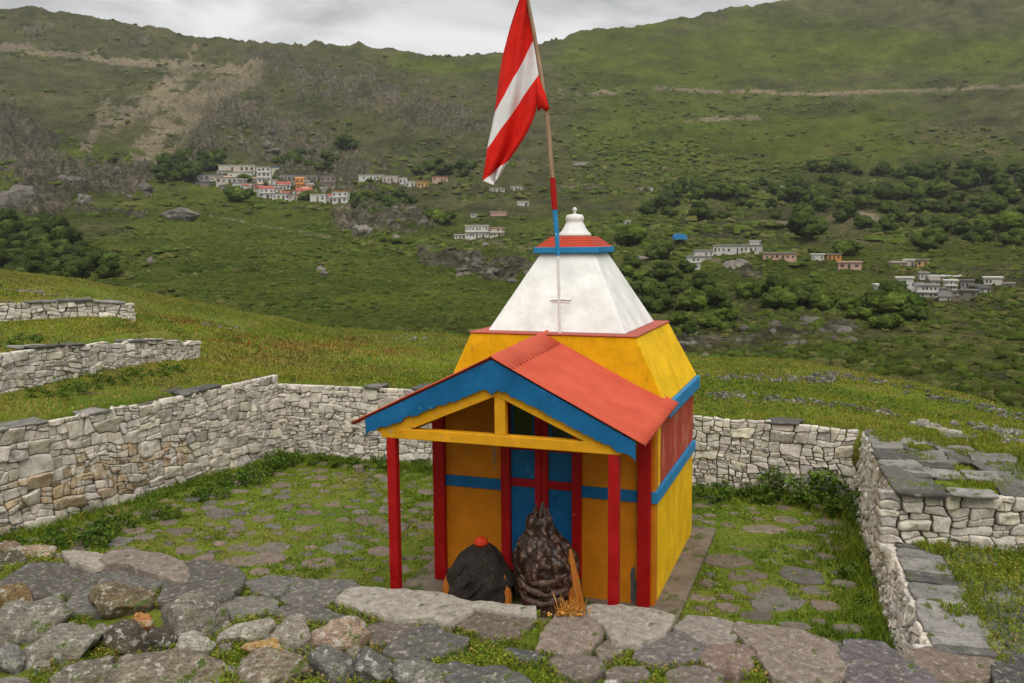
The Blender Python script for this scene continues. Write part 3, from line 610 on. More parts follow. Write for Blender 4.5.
# ------------------------------------------------------------------ flat stones of the raised walkway in front (each a thing)
BR, TAN, GRY, DRK, PALE = (.16, .128, .10), (.24, .195, .15), (.155, .153, .15), (.108, .097, .085), (.32, .285, .235)
FLATS = [
 ('pale tan flat stone lying at the wall foot, behind the dark slabs on the left', PALE, [(64,551),(75,550),(95,553),(106,557),(104,563),(92,566),(75,562)], .05),
 ('purplish tan flat stone with a broken edge on top of the grey slabs at left', (.225,.18,.15), [(107,560),(113,553),(130,551),(160,554),(178,560),(184,570),(182,577),(172,578),(160,574),(145,570),(130,564),(110,565)], .06),
 ('large dark slate slab furthest left in the walkway', DRK, [(5,583),(32,564),(75,563),(98,567),(98,578),(85,588),(65,592),(40,593),(20,588)], .0),
 ('mid grey slab between two dark slabs, behind the peaked mossy boulder', (.142,.131,.117), [(72,600),(85,586),(100,578),(110,567),(130,566),(145,572),(160,578),(155,587),(140,595),(135,602),(110,607),(80,610)], .0),
 ('broad dark slab with a pointed right end beside a tuft of grass', (.115,.104,.092), [(163,597),(170,582),(185,563),(200,562),(215,563),(238,571),(241,576),(238,585),(228,594),(205,600),(180,603)], .02),
 ('small grey slab with pale streaks, left of the split pair', (.155,.143,.13), [(246,582),(258,578),(270,575),(292,578),(290,584),(280,594),(266,594),(255,590)], .0),
 ('grey streaked slab just left of the long pale edging stone', (.15,.138,.124), [(284,598),(292,587),(298,578),(320,580),(353,582),(356,587),(345,592),(338,596),(322,605),(308,606)], .0),
 ('dull grey slab with a pointed right tip above the pinkish boulder', (.125,.115,.104), [(273,613),(285,606),(305,606),(320,608),(340,614),(348,620),(335,622),(315,621),(290,618)], -.02),
 ('wide lichen-grey slab behind the pale banded boulder', (.19,.175,.15), [(215,607),(235,597),(260,598),(275,601),(273,610),(255,614),(235,618),(218,619)], -.02),
 ('long pale edging stone in front of the left porch post', (.37,.335,.285), [(340,598),(352,592),(365,588),(400,590),(440,594),(466,602),(460,610),(445,619),(420,616),(400,615),(375,610),(360,605)], .03),
 ('thin pale strip of stone right before the two draped idols', (.40,.365,.31), [(467,603),(480,600),(510,604),(532,606),(532,613),(515,612),(480,607)], .03),
 ('brown flat stone just in front of the thin pale strip', BR, [(459,614),(470,608),(490,610),(528,615),(530,620),(525,626),(510,636),(485,636),(478,630),(462,626)], -.01),
 ('brown and tan squarish slab beside the dried orange offering', (.255,.205,.165), [(540,646),(545,634),(552,622),(560,612),(575,611),(604,617),(604,625),(595,637),(585,647),(575,652),(555,648)], .0),
 ('pale pinkish slab at the foot of the right porch post', (.34,.30,.25), [(590,607),(600,605),(630,607),(655,610),(668,615),(664,625),(658,632),(645,636),(636,642),(622,640),(614,637),(607,625),(592,613)], .03),
 ('purplish grey rounded slab in front of the pale pinkish slab', (.165,.145,.14), [(637,655),(640,645),(650,635),(665,632),(685,633),(697,640),(699,650),(697,658),(680,660),(655,661)], .0),
 ('grey-tan slab at the front end of the concrete strip beside the shrine', (.27,.235,.20), [(676,628),(690,617),(715,619),(735,624),(739,630),(730,640),(715,641),(699,639),(685,631)], .01),
 ('reddish brown slab between the purplish slab and the largest brown slab', (.225,.16,.13), [(700,643),(725,642),(750,646),(754,652),(748,665),(735,671),(710,663),(702,657)], .0),
 ('largest brown slab, right of centre along the courtyard edge', (.235,.19,.155), [(738,630),(745,624),(770,627),(800,632),(822,640),(833,650),(838,665),(835,676),(800,680),(775,672),(768,660),(755,645)], .02),
 ('dark purplish slab left of the near end of the knee-high wall', (.135,.12,.12), [(846,658),(848,641),(865,640),(885,645),(900,657),(915,668),(930,677),(940,685),(900,690),(860,690),(845,672)], .0),
 ('brown ridged slab at the near end of the knee-high right wall', (.20,.155,.12), [(907,657),(915,650),(930,647),(960,650),(985,655),(998,662),(1000,670),(985,676),(960,680),(935,676),(916,667)], .0),
 ('dark slab in the bottom right corner', (.085,.08,.075), [(995,665),(1010,657),(1024,655),(1044,660),(1048,692),(1010,692),(995,680)], .02),
 ('small brown stone sunk in moss right of the pinkish boulder', (.165,.135,.11), [(365,632),(372,624),(395,621),(415,624),(412,632),(395,640),(375,643)], -.02),
 ('dark wedge-shaped stone bedded in moss in front of the long pale edging stone', (.125,.115,.104), [(388,650),(405,633),(425,626),(445,633),(464,638),(460,645),(440,652),(420,656),(400,656)], .0),
 ('small dark stone deep in bright grass below the brown flat stone', (.10,.10,.10), [(504,650),(510,647),(530,650),(540,655),(538,661),(520,660)], -.02),
 ('brown stone half covered by moss below the squarish brown slab', (.185,.15,.125), [(552,660),(560,656),(580,656),(598,659),(603,668),(590,675),(575,677),(562,672)], -.01),
 ('dark lichened stone cut by the bottom edge left of centre', (.115,.112,.105), [(447,666),(460,662),(480,665),(500,668),(520,677),(535,692),(470,696),(452,682)], .02),
 ('flat brown stone at the bottom between mossy joints right of centre', (.175,.145,.12), [(606,670),(617,665),(640,667),(650,675),(632,681),(610,679)], -.01),
 ('small rough brown stone in the joint left of the purplish slab', (.20,.165,.13), [(597,650),(606,640),(618,644),(622,650),(612,656),(601,657)], -.01),
 ('brown stone low between bottom edge and the reddish brown slab', (.17,.14,.115), [(668,672),(685,667),(706,668),(722,674),(718,683),(690,686),(670,681)], -.01),
]
rng = np.random.default_rng(21); SLAB_POLYS = []
for lab, c, px, dz in FLATS:
    P = [onz(u, v, PZ + dz)[:2] for u, v in px]; cen = np.mean(P, 0); P = [cen + (p - cen)*1.15 for p in P]; SLAB_POLYS.append([tuple(p) for p in P])
    V, q, t = slab_mesh([p - cen for p in P], 0, .16, rng, .0085, (rng.uniform(-.022, .022), rng.uniform(-.022, .022)), .011, 72)
    pl = Pile(); pl.add(V, q, t, np.array(c)); o = pl.build('flat_stone', M['slab']); o.location = (cen[0], cen[1], PZ + dz)
    tag(o, lab, 'stone', 'flat stones of the raised walkway')

# ------------------------------------------------------------------ boulders (each a thing)
import bmesh
_bm = bmesh.new(); bmesh.ops.create_icosphere(_bm, subdivisions=4, radius=1); ICO = np.array([v.co[:] for v in _bm.verts]); ICOF = np.array([[v.index for v in f.verts] for f in _bm.faces]); _bm.free()
_bm = bmesh.new(); bmesh.ops.create_icosphere(_bm, subdivisions=3, radius=1); ICO3 = np.array([v.co[:] for v in _bm.verts]); ICOF3 = np.array([[v.index for v in f.verts] for f in _bm.faces]); _bm.free()
def boulder_verts(rng, sx, sy, sz, facets=9, rough=.10, base=None):
    U = (ICO if base is None else base).copy(); sd_ = rng.uniform(0, 99)
    for _ in range(facets):
        n = rng.normal(size=3); n /= np.linalg.norm(n); h = rng.uniform(.5, .86); d = U@n; U = U - np.maximum(d - h, 0)[:, None]*n*.93
    r = 1 + fbm(U*1.6 + sd_, 4, 3, .5)*rough*2.2 + fbm(U*5 + sd_, 4, 5, .65)*rough*.6
    return U*r[:, None]*np.array([sx, sy, sz])
BOULD = [
 ('ochre lichen-covered boulder at the left edge below the dark slate slab', (.25,.17,.085), 10,602,40,32,0,1.0),
 ('big grey boulder with pale lichen at the left edge', (.21,.195,.165), 30,626,74,48,-12,1.0),
 ('long pale grey boulder leaning up to the right, second row of the pile', (.225,.21,.175), 66,650,84,44,-26,1.0),
 ('rounded grey boulder in the bottom left corner', (.19,.185,.175), 8,664,26,34,0,.9),
 ('peaked brown boulder with dark moss in front of the mid grey slab', (.16,.125,.075), 120,606,60,40,8,1.0),
 ('small bright orange lichened stone wedged between boulders', (.42,.20,.07), 142,623,30,20,-10,.9),
 ('dark brown boulder sunk below the small orange stone', (.105,.088,.066), 127,642,46,38,0,1.0),
 ('dark stone hidden in the gap right of the orange stone', (.075,.062,.05), 158,644,32,26,0,.9),
 ('massive square grey boulder standing behind the small white one', (.20,.185,.155), 192,624,58,52,0,1.1),
 ('small whitish boulder leaning on the massive square one', (.36,.345,.30), 198,648,44,26,6,.9),
 ('fist-sized grey stone below the small whitish boulder', (.26,.25,.225), 208,666,19,18,0,.9),
 ('wide flat-topped boulder with an ochre patch at the bottom edge', (.20,.17,.13), 166,676,104,44,2,1.3),
 ('grey boulder cut by the bottom edge below the long pale one', (.165,.15,.12), 80,681,76,34,-6,1.2),
 ('pale banded boulder in front of the wide lichen-grey slab', (.33,.305,.26), 247,634,54,34,-14,1.0),
 ('round boulder with pale stripes leaning right of the pale banded one', (.27,.245,.205), 289,641,46,46,18,1.0),
 ('yellow-orange stone tucked beneath the pale banded boulder', (.42,.27,.10), 265,650,40,21,12,.9),
 ('long low brown boulder at the bottom edge under the yellow-orange stone', (.22,.18,.135), 267,675,80,32,2,1.2),
 ('pinkish rounded boulder on the right of the pile', (.32,.235,.18), 337,638,56,38,-6,1.0),
 ('round dark grey boulder below the pinkish one', (.155,.15,.14), 332,669,50,38,20,1.0),
 ('oval dark grey boulder right of the round dark one', (.15,.148,.14), 375,670,56,36,8,1.0),
 ('flat dark boulder with a lichen crown at the bottom edge', (.175,.168,.15), 420,677,60,26,4,1.1),
 ('little white stone at the bottom edge right of centre', (.48,.46,.42), 609,684,16,12,0,.9),
 ('brown flattish stone at the left edge beside the courtyard wall foot', (.20,.155,.11), 8,550,30,16,0,1.0),
 ('tan stone with a pale top near the wall foot at far left', (.31,.235,.165), 37,553,36,18,4,1.0),
 ('dark stone under the tan stone at the left edge', (.10,.085,.06), 14,567,36,28,0,1.0),
]
rng = np.random.default_rng(33); BOULD_XY = []
for lab, c, u, v, pw, ph, rot, dm in BOULD:
    zc = PZ - .02 if v > 590 else PZ - .08
    P = onz(u, v, zc); s = (P[1]*cos(PIT) + (CH-zc)*sin(PIT))/FOC; sx, sz = pw/2*s*1.12, ph/2*s*1.12; sy = (sx + sz)/2*dm
    V = boulder_verts(rng, sx*1.0, sy*.95, sz*1.05, 8, .13); a = R(-rot); Rm = np.array([[cos(a), 0, -sin(a)], [0, 1, 0], [sin(a), 0, cos(a)]]); V = V@Rm.T
    pl = Pile(); pl.add(V, [], ICOF, np.array(c)); o = pl.build('boulder', M['boulder']); o.location = P; tag(o, lab, 'boulder', 'boulders piled at the front left')
    BOULD_XY.append((P[0], P[1], max(sx, sy)))
for u, v, w_, h_ in ((52, 603, 26, 16), (100, 634, 22, 18), (104, 664, 26, 18), (226, 652, 22, 20), (181, 656, 22, 16), (306, 650, 20, 18), (222, 628, 18, 14), (150, 604, 20, 14), (24, 596, 18, 14), (312, 668, 20, 16), (355, 655, 22, 15), (395, 672, 18, 14), (128, 664, 22, 16), (44, 668, 24, 16), (232, 672, 20, 14), (70, 615, 20, 14)):
    P = onz(u, v, PZ - .05); s_ = P[1]/FOC; V = boulder_verts(rng, w_/2*s_*1.1, (w_+h_)/4*s_*1.1, h_/2*s_*1.2, 8, .13); pl = Pile(); g = rng.uniform(.12, .27); pl.add(V, [], ICOF, (g*1.05, g*.95, g*rng.uniform(.68, .85)))
    o = pl.build('boulder', M['boulder']); o.location = P; tag(o, 'small grey-brown stone wedged in a gap between the larger boulders of the front left pile', 'boulder', 'small stones filling the boulder pile')
for i in range(16):      # the pile goes on below the picture's edge
    u, v = rng.uniform(-120, 420), rng.uniform(705, 790); P = onz(u, v, PZ - .05); V = boulder_verts(rng, rng.uniform(.2, .42), rng.uniform(.2, .4), rng.uniform(.16, .28))
    pl = Pile(); g = rng.uniform(.13, .25); pl.add(V, [], ICOF, (g, g*.94, g*.8)); o = pl.build('boulder', M['boulder']); o.location = P + np.array([0, 0, H_near(P[0], P[1]) - PZ + .1]); tag(o, 'grey boulder of the pile lying nearer than the bottom edge', 'boulder', 'boulders below the picture')

# ------------------------------------------------------------------ paving stones set in the courtyard grass
def courtyard_ok(X, Y, m=.25):
    return (behind_left(X, Y) < -m) & (behind_back(X, Y) < -m) & (behind_right(X, Y) < -m) & (Y > edge_y(X) + .1)
YAW = .354; SO = np.array([1.5398, 9.3529]); EW = np.array([cos(YAW), -sin(YAW)]); ED = np.array([sin(YAW), cos(YAW)])
def in_shrine(X, Y, m=0): 
    a = (X-SO[0])*EW[0] + (Y-SO[1])*EW[1]; b = (X-SO[0])*ED[0] + (Y-SO[1])*ED[1]
    return (a > -2.95-m) & (a < .32+m) & (b > -1.35-m) & (b < 2.95+m)
def paving():
    rng = np.random.default_rng(44); pts = []; pl = Pile(); tries = 0; explicit = [(135,530),(125,551),(220,514),(248,547),(272,549),(263,559),(240,562),(330,503),(344,548),(370,520),(728,560),(745,575),(760,590),(775,603),(800,575),(815,590),(745,545),(765,530),(800,545)]
    for u, v in explicit:
        p = onz(u, v, 0); pts.append((p[0], p[1], rng.uniform(.24, .36)))
    while len(pts) < 900 and tries < 40000:
        tries += 1; x, y = rng.uniform(-7.5, 5.3), rng.uniform(7.4, 16.4)
        if not courtyard_ok(np.array(x), np.array(y), .35) or in_shrine(x, y, .12): continue
        if fbm2(np.array([x]), np.array([y]), 2.4, 2, 61)[0] < (-1.2 if x < 0 else -.7): continue
        r = rng.uniform(.10, .27)
        if any((px-x)**2 + (py-y)**2 < (pr+r+.02)**2*.74 for px, py, pr in pts): continue
        pts.append((x, y, r))
    for x, y, r in pts:
        n = rng.integers(5, 8); a0 = rng.uniform(0, 6); el = rng.uniform(.6, .95); an = rng.uniform(-.6, .6) - YAW
        pp = []
        for k_ in range(n):
            a = a0 + 2*pi*k_/n + rng.uniform(-.25, .25); q = np.array([cos(a)*r*rng.uniform(.85, 1.15), sin(a)*r*el*rng.uniform(.85, 1.15)]); pp.append((x + q[0]*cos(an) - q[1]*sin(an), y + q[0]*sin(an) + q[1]*cos(an)))
        V, q, t = slab_mesh(pp, .006 + rng.uniform(-.010, .014), .06, rng, .012, (rng.uniform(-.03, .03), rng.uniform(-.03, .03)), .02, 20)
        c = np.array([(.185, .145, .115), (.16, .135, .115), (.150, .138, .122), (.21, .165, .13)][rng.choice(4, p=[.40, .30, .10, .2])])*rng.uniform(.8, 1.2)
        pl.add(V, q, t, c)
    tag(pl.build('courtyard_paving', M['paver']), kind='structure')
    return np.array(pts)
PAVE = paving()

# ------------------------------------------------------------------ the shrine
S = empty('village_shrine', (SO[0], SO[1], 0), -YAW)
tag(S, 'small yellow shrine with gabled red porch roof and white pyramid spire in the stone courtyard', 'shrine')
m = MB(); m.box(-2.95, .30, -1.22, 2.95, -.2, .05); m.build('plinth', M['plinth'], S, .02)
W_, D_ = -2.63, 2.65
# walls: front in two yellow leaves and a gable, sides yellow below the band and red above it
AP, ZAP = -1.39, 2.92
zr = lambda a: ZAP - (.505*(a - AP) if a > AP else .472*(AP - a))
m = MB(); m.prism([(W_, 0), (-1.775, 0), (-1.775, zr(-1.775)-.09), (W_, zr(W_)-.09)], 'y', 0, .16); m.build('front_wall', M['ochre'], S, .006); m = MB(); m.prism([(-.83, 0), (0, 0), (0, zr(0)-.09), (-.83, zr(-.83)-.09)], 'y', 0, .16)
m.build('front_wall', M['ochre'], S, .006); m = MB(); m.box(-1.774, -.831, .0, .16, 0, .27); m.build('door_sill', M['plinth'], S, .006)  # front leaves wear the yellow with porch shade painted in
for bx in ((-.16, 0, .161, D_, 0, 1.21), (W_, W_+.16, .161, D_, 0, 1.21)): m = MB(); m.box(*bx); m.build('side_wall', M['yellow'], S, .006)
m = MB(); m.box(W_+.161, -.161, D_-.16, D_-.001, 0, 2.06); m.build('back_wall', M['yellow'], S, .006); m = MB(); m.box(-.158, -.001, .1605, .30, 1.346, 2.19); m.build('corner_strip', M['yellow'], S, .006)
m = MB(); m.prism([(.30, 1.346), (D_-.002, 1.346), (D_-.002, 2.08), (.64, 2.08), (.64, 2.22), (.30, 2.22)], 'x', -.161, -.002); m.build('upper_side_wall', M['brick_red'], S, .004); m = MB(); m.box(W_+.002, W_+.161, .161, D_-.002, 1.346, 2.08); m.build('upper_side_wall', M['brick_red'], S, .004)
m = MB(); m.box(-.16, .035, .12, D_+.03, 1.21, 1.345); m.box(W_-.035, W_+.16, .0, D_+.03, 1.212, 1.343); m.box(W_, 0, D_-.1, D_+.032, 1.211, 1.344); m.box(-.039, .033, -.02, .125, 1.213, 1.342); m.build('side_band', M['bluel'], S, .008)
m = MB(); m.box(-2.49, -1.78, -.022, .05, 1.205, 1.335); m.build('front_band', M['bluep'], S, .005); m = MB(); m.box(-.827, -.178, -.022, .05, 1.212, 1.342); m.build('front_band', M['bluep'], S, .005)
for a0, a1 in ((-2.632, -2.488), (-.180, -.040)):
    m = MB(); m.box(a0, a1, -.07, .06, .05, zr((a0+a1)/2)-.12); m.build('pilaster', M['red'], S, .008)
# door with two leaves
dr = empty('door', (0, 0, 0)); dr.parent = S; DB = .02
m = MB()
for x0, x1 in ((-1.78, -1.672), (-.930, -.823)): m.box(x0, x1, -.045, .12, .27, zr((x0+x1)/2)-.12)
m.box(-1.672, -.930, -.043, .12, .27, .385); m.build('door_frame', M['red'], dr, .006)
for x0, x1 in ((-1.672, -1.299), (-1.293, -.930)):
    m = MB(); inner = x1 if x0 < -1.5 else x0; st = (x1-.075, x1) if x0 < -1.5 else (x0, x0+.075); sd0, sd1 = min(x0, x1), max(x0, x1)
    m.box(st[0], st[1], -.02, .06, .387, 2.62); m.box(*((sd0, st[0]) if x0 < -1.5 else (st[1], sd1)), -.012, .055, 1.27, 1.362); 
    m.box(*((sd0, st[0]) if x0 < -1.5 else (st[1], sd1)), -.010, .055, .387, .42); m.box(*((sd0, st[0]) if x0 < -1.5 else (st[1], sd1)), -.011, .055, 1.70, 1.745)
    m.build('door_leaf', M['red'], dr, .005)
    p0, p1 = (sd0+.004, st[0]-.002) if x0 < -1.5 else (st[1]+.002, sd1-.004)
    m = MB(); m.box(p0, p1, .012, .04, .42, 1.271); m.box(p0, p1, .012, .04, 1.36, 1.702); m.build('door_panel', M['bluep'], dr)
    m = MB(); m.box(p0, p1, .02, .03, 1.744, 2.6); m.build('window_pane', M['glass'], dr)
    m = MB(); m.box(p0, p0+.035, .008, .045, 1.744, 2.58); m.box(p1-.035, p1, .008, .045, 1.744, 2.58); m.build('window_frame', M['bluep'], dr)
# porch
for x0, x1 in ((-2.603, -2.500), (-.218, -.115)):
    m = MB(); m.box(x0, x1, -1.236, -1.14, .0, 2.026); m.build('porch_post', M['red'], S, .008)
m = MB(); m.box(-2.66, -.095, -1.238, -1.13, 2.028, 2.136); m.build('tie_beam', M['beam'], S, .008)
m = MB(); m.box(-1.386, -1.272, -1.222, -1.14, 2.137, 2.60); m.build('king_post', M['beam'], S, .006)
m = MB()
m.prism([(-2.66, 2.06), (-2.50, 2.06), (-1.36, 2.535), (-1.36, 2.72), (-2.74, 2.13)], 'y', -1.234, -1.15); m.build('rafter', M['beam'], S, .005); m = MB()
m.prism([(-.12, 2.06), (-.28, 2.06), (-1.359, 2.535), (-1.359, 2.72), (.0, 2.11)], 'y', -1.232, -1.152); m.build('rafter', M['beam'], S, .005)
for a in (-2.55, -.16):
    m = MB(); m.box(a-.05, a+.05, -1.12, .0, 2.02, 2.11); m.build('wall_plate', M['beam'], S, .006)
# fascia with a ragged lower edge
def fascia(x0, x1, name):
    rg = np.random.default_rng(int(abs(x0*100))); n = 70; xs = np.linspace(x0, x1, n); t = np.abs(xs - AP)/max(abs(x0-AP), abs(x1-AP))
    top = np.array([zr(a) for a in xs]) - .018; dp = .262 - .098*t + (.085*np.exp(-(xs-AP)**2/.0022)) + rg.normal(0, .007, n) + .022*fbm(np.stack([xs*9, xs*0, xs*0], -1), 3, 5); low = top - dp
    m = MB()
    for i in range(n-1): m.hexa([(xs[i], -1.275, low[i]), (xs[i+1], -1.275, low[i+1]), (xs[i+1], -1.245, low[i+1]), (xs[i], -1.245, low[i]), (xs[i], -1.275, top[i]), (xs[i+1], -1.275, top[i+1]), (xs[i+1], -1.245, top[i+1]), (xs[i], -1.245, top[i])])
    import bmesh as b_
    o = m.build(name, M['bluep'], S); bm = b_.new(); bm.from_mesh(o.data); b_.ops.remove_doubles(bm, verts=bm.verts, dist=.0004); bm.to_mesh(o.data); bm.free()
fascia(-2.82, AP, 'fascia_board'); fascia(AP, .055, 'fascia_board')
# corrugated roof sheets, ridge running back
def roof_sheet(x0, x1, b0, b1, dz, name, parent, per=.10, amp=.019):
    ys = np.arange(b0, b1+.001, per/8); xs = np.linspace(x0, x1, 14); X, Y = np.meshgrid(xs, ys); Z = np.vectorize(zr)(X) + dz + .047*(Y + 1.29) + np.sin(Y/per*2*pi)*amp + fbm2(X, Y, .5, 2, 71)*.008
    V = np.stack([X, Y, Z], -1).reshape(-1, 3); me = mesh_np(name, V, [grid_faces(len(xs), len(ys))], M['roof'], True); o = link(name, me, parent)
    md = o.modifiers.new('solid', 'SOLIDIFY'); md.thickness = .006; return o
rf = roof_sheet(AP, .145, -1.29, .60, 0, 'roof', S); roof_sheet(-3.0, AP, -1.29, .60, 0, 'roof', S)
V = []; 
for y in np.linspace(-1.30, .60, 30):
    for a, dz in ((AP-.22, .016), (AP-.03, .02), (AP, .026), (AP+.03, .02), (AP+.22, .016)): V.append((a, y, zr(a) + dz + .047*(y + 1.30) + random.uniform(-.003, .003)))
o = link('ridge_cap', mesh_np('ridge_cap', V, [grid_faces(5, 30)], M['roof'], True), rf); o.modifiers.new('solid', 'SOLIDIFY').thickness = .004
# upper tiers
CA, CB = -1.29, 1.333
m = MB(); m.box(W_-.07, .075, .50, D_+.07, 2.065, 2.235); m.build('cornice', M['bluel'], S, .012)
m = MB(); m.frustum((-2.685, .035, .42, 2.70), 2.236, (CA-.997, CA+.997, CB-.997, CB+.997), 2.985); m.build('lower_tier', M['yellow'], S, .012)
m = MB(); m.box(CA-1.012, CA+1.012, CB-1.012, CB+1.012, 2.986, 3.004); m.build('tier_ledge', M['ledge'], S, .008)
m = MB(); m.frustum((CA-.84, CA+.84, CB-.84, CB+.84), 3.005, (CA-.335, CA+.335, CB-.335, CB+.335), 3.92); m.build('spire', M['white'], S, .012)
m = MB(); m.box(CA-.405, CA+.405, CB-.405, CB+.405, 3.921, 3.99); m.build('spire_band', M['bluel'], S, .006)
m = MB()
for i in range(5):
    r0 = .385 - i*.03; m.frustum((CA-r0, CA+r0, CB-r0, CB+r0), 3.991 + i*.026, (CA-r0+.03, CA+r0-.03, CB-r0+.03, CB+r0-.03), 4.014 + i*.026)
    if i < 4: m.box(CA-r0+.035, CA+r0-.035, CB-r0+.035, CB+r0-.035, 4.013+i*.026, 4.0165+i*.026+.002)
m.build('cap_tiles', M['tile'], S, .003)
m = MB(); m.lathe([(.205, 4.12), (.21, 4.14), (.195, 4.16), (.165, 4.185), (.155, 4.205), (.14, 4.225), (.125, 4.26), (.108, 4.285), (.105, 4.31), (.118, 4.325), (.112, 4.36), (.098, 4.385), (.05, 4.392), (.014, 4.40), (.014, 4.43), (.03, 4.44), (.028, 4.462), (.008, 4.48)], CA, CB, 14)
m.build('finial', M['white'], S, .0, True)
# worn plaster on the front wall
k = NT('bare_plaster'); M['plaster'] = k.done(k.ramp(k.noise(20, 5, .7), [(.3, (.16, .14, .11)), (.7, (.42, .38, .30))]), .9)
def flake(a, c, ra, rc, mat, sd_, b=-.0045):
    rg = np.random.default_rng(sd_); n = 26; th = np.arange(n)/n*2*pi; r = 1 + fbm(np.stack([np.cos(th)*1.8, np.sin(th)*1.8, np.full(n, sd_*1.7)], -1), 3, 2)*.8
    mm = MB(); mm.prism([(a + cos(t)*ra*q, c + sin(t)*rc*q) for t, q in zip(th, r)], 'y', b, .004); return mm
for a, c, ra, rc, sd_ in ((-1.885, 1.72, .014, .03, 1), (-1.87, 1.63, .016, .05, 2), (-1.88, 1.54, .012, .03, 3), (-1.865, 1.46, .01, .02, 4)):
    flake(a, c, ra, rc, M['plaster'], sd_).build('plaster_patch', M['plaster'], S)
k = NT('grey_cement_patch'); M['cement'] = k.done(k.ramp(k.noise(12, 5, .7), [(.3, (.045, .045, .05)), (.7, (.13, .125, .125))]), .9)
flake(-.235, .22, .035, .22, M['cement'], 5).build('cement_patch', M['cement'], S)

# ------------------------------------------------------------------ flagpole and flag
fp = empty('flagpole', (*(SO + EW*-1.21 + ED*.42), 3.02), -YAW)
tag(fp, 'thin leaning wooden flagpole with red and blue bindings fixed to the shrine front', 'flagpole')
def ppt(a, c): return (a + 1.21, 0, c - 3.02)
m = MB(); m.tube([ppt(-1.205, 3.0), ppt(-1.215, 3.5), ppt(-1.225, 3.95)], [.016, .016, .018]); m.build('lower_rod', M['white'], fp)
m = MB(); m.tube([ppt(-1.225, 3.90), ppt(-1.24, 4.15), ppt(-1.262, 4.43)], [.026, .027, .028]); m.build('blue_binding', M['bluel'], fp)
m = MB(); m.tube([ppt(-1.262, 4.42), ppt(-1.275, 4.6), ppt(-1.285, 4.78)], [.033, .035, .031]); m.build('red_binding', M['red'], fp)
m = MB(); m.tube([ppt(-1.284, 4.75), ppt(-1.305, 5.0), ppt(-1.345, 5.45), ppt(-1.42, 5.95), ppt(-1.50, 6.4), ppt(-1.58, 6.8), ppt(-1.60, 6.95)], [.026, .026, .027, .024, .022, .02, .018]); m.build('pole', M['wood'], fp)
m = MB(); m.tube([ppt(-1.32, 3.385), ppt(-1.20, 3.395), ppt(-1.065, 3.392)], .017, 8); m.tube([ppt(-1.30, 3.36), ppt(-1.20, 3.365), ppt(-1.085, 3.362)], .012, 8); m.build('crossbar', M['white'], fp)
def loc_on(u, v, b):
    d = ray(u, v); t = (b + SO@ED)/(d[:2]@ED); P = t*d; return np.array([(P[:2]-SO)@EW, b, P[2] + CH])
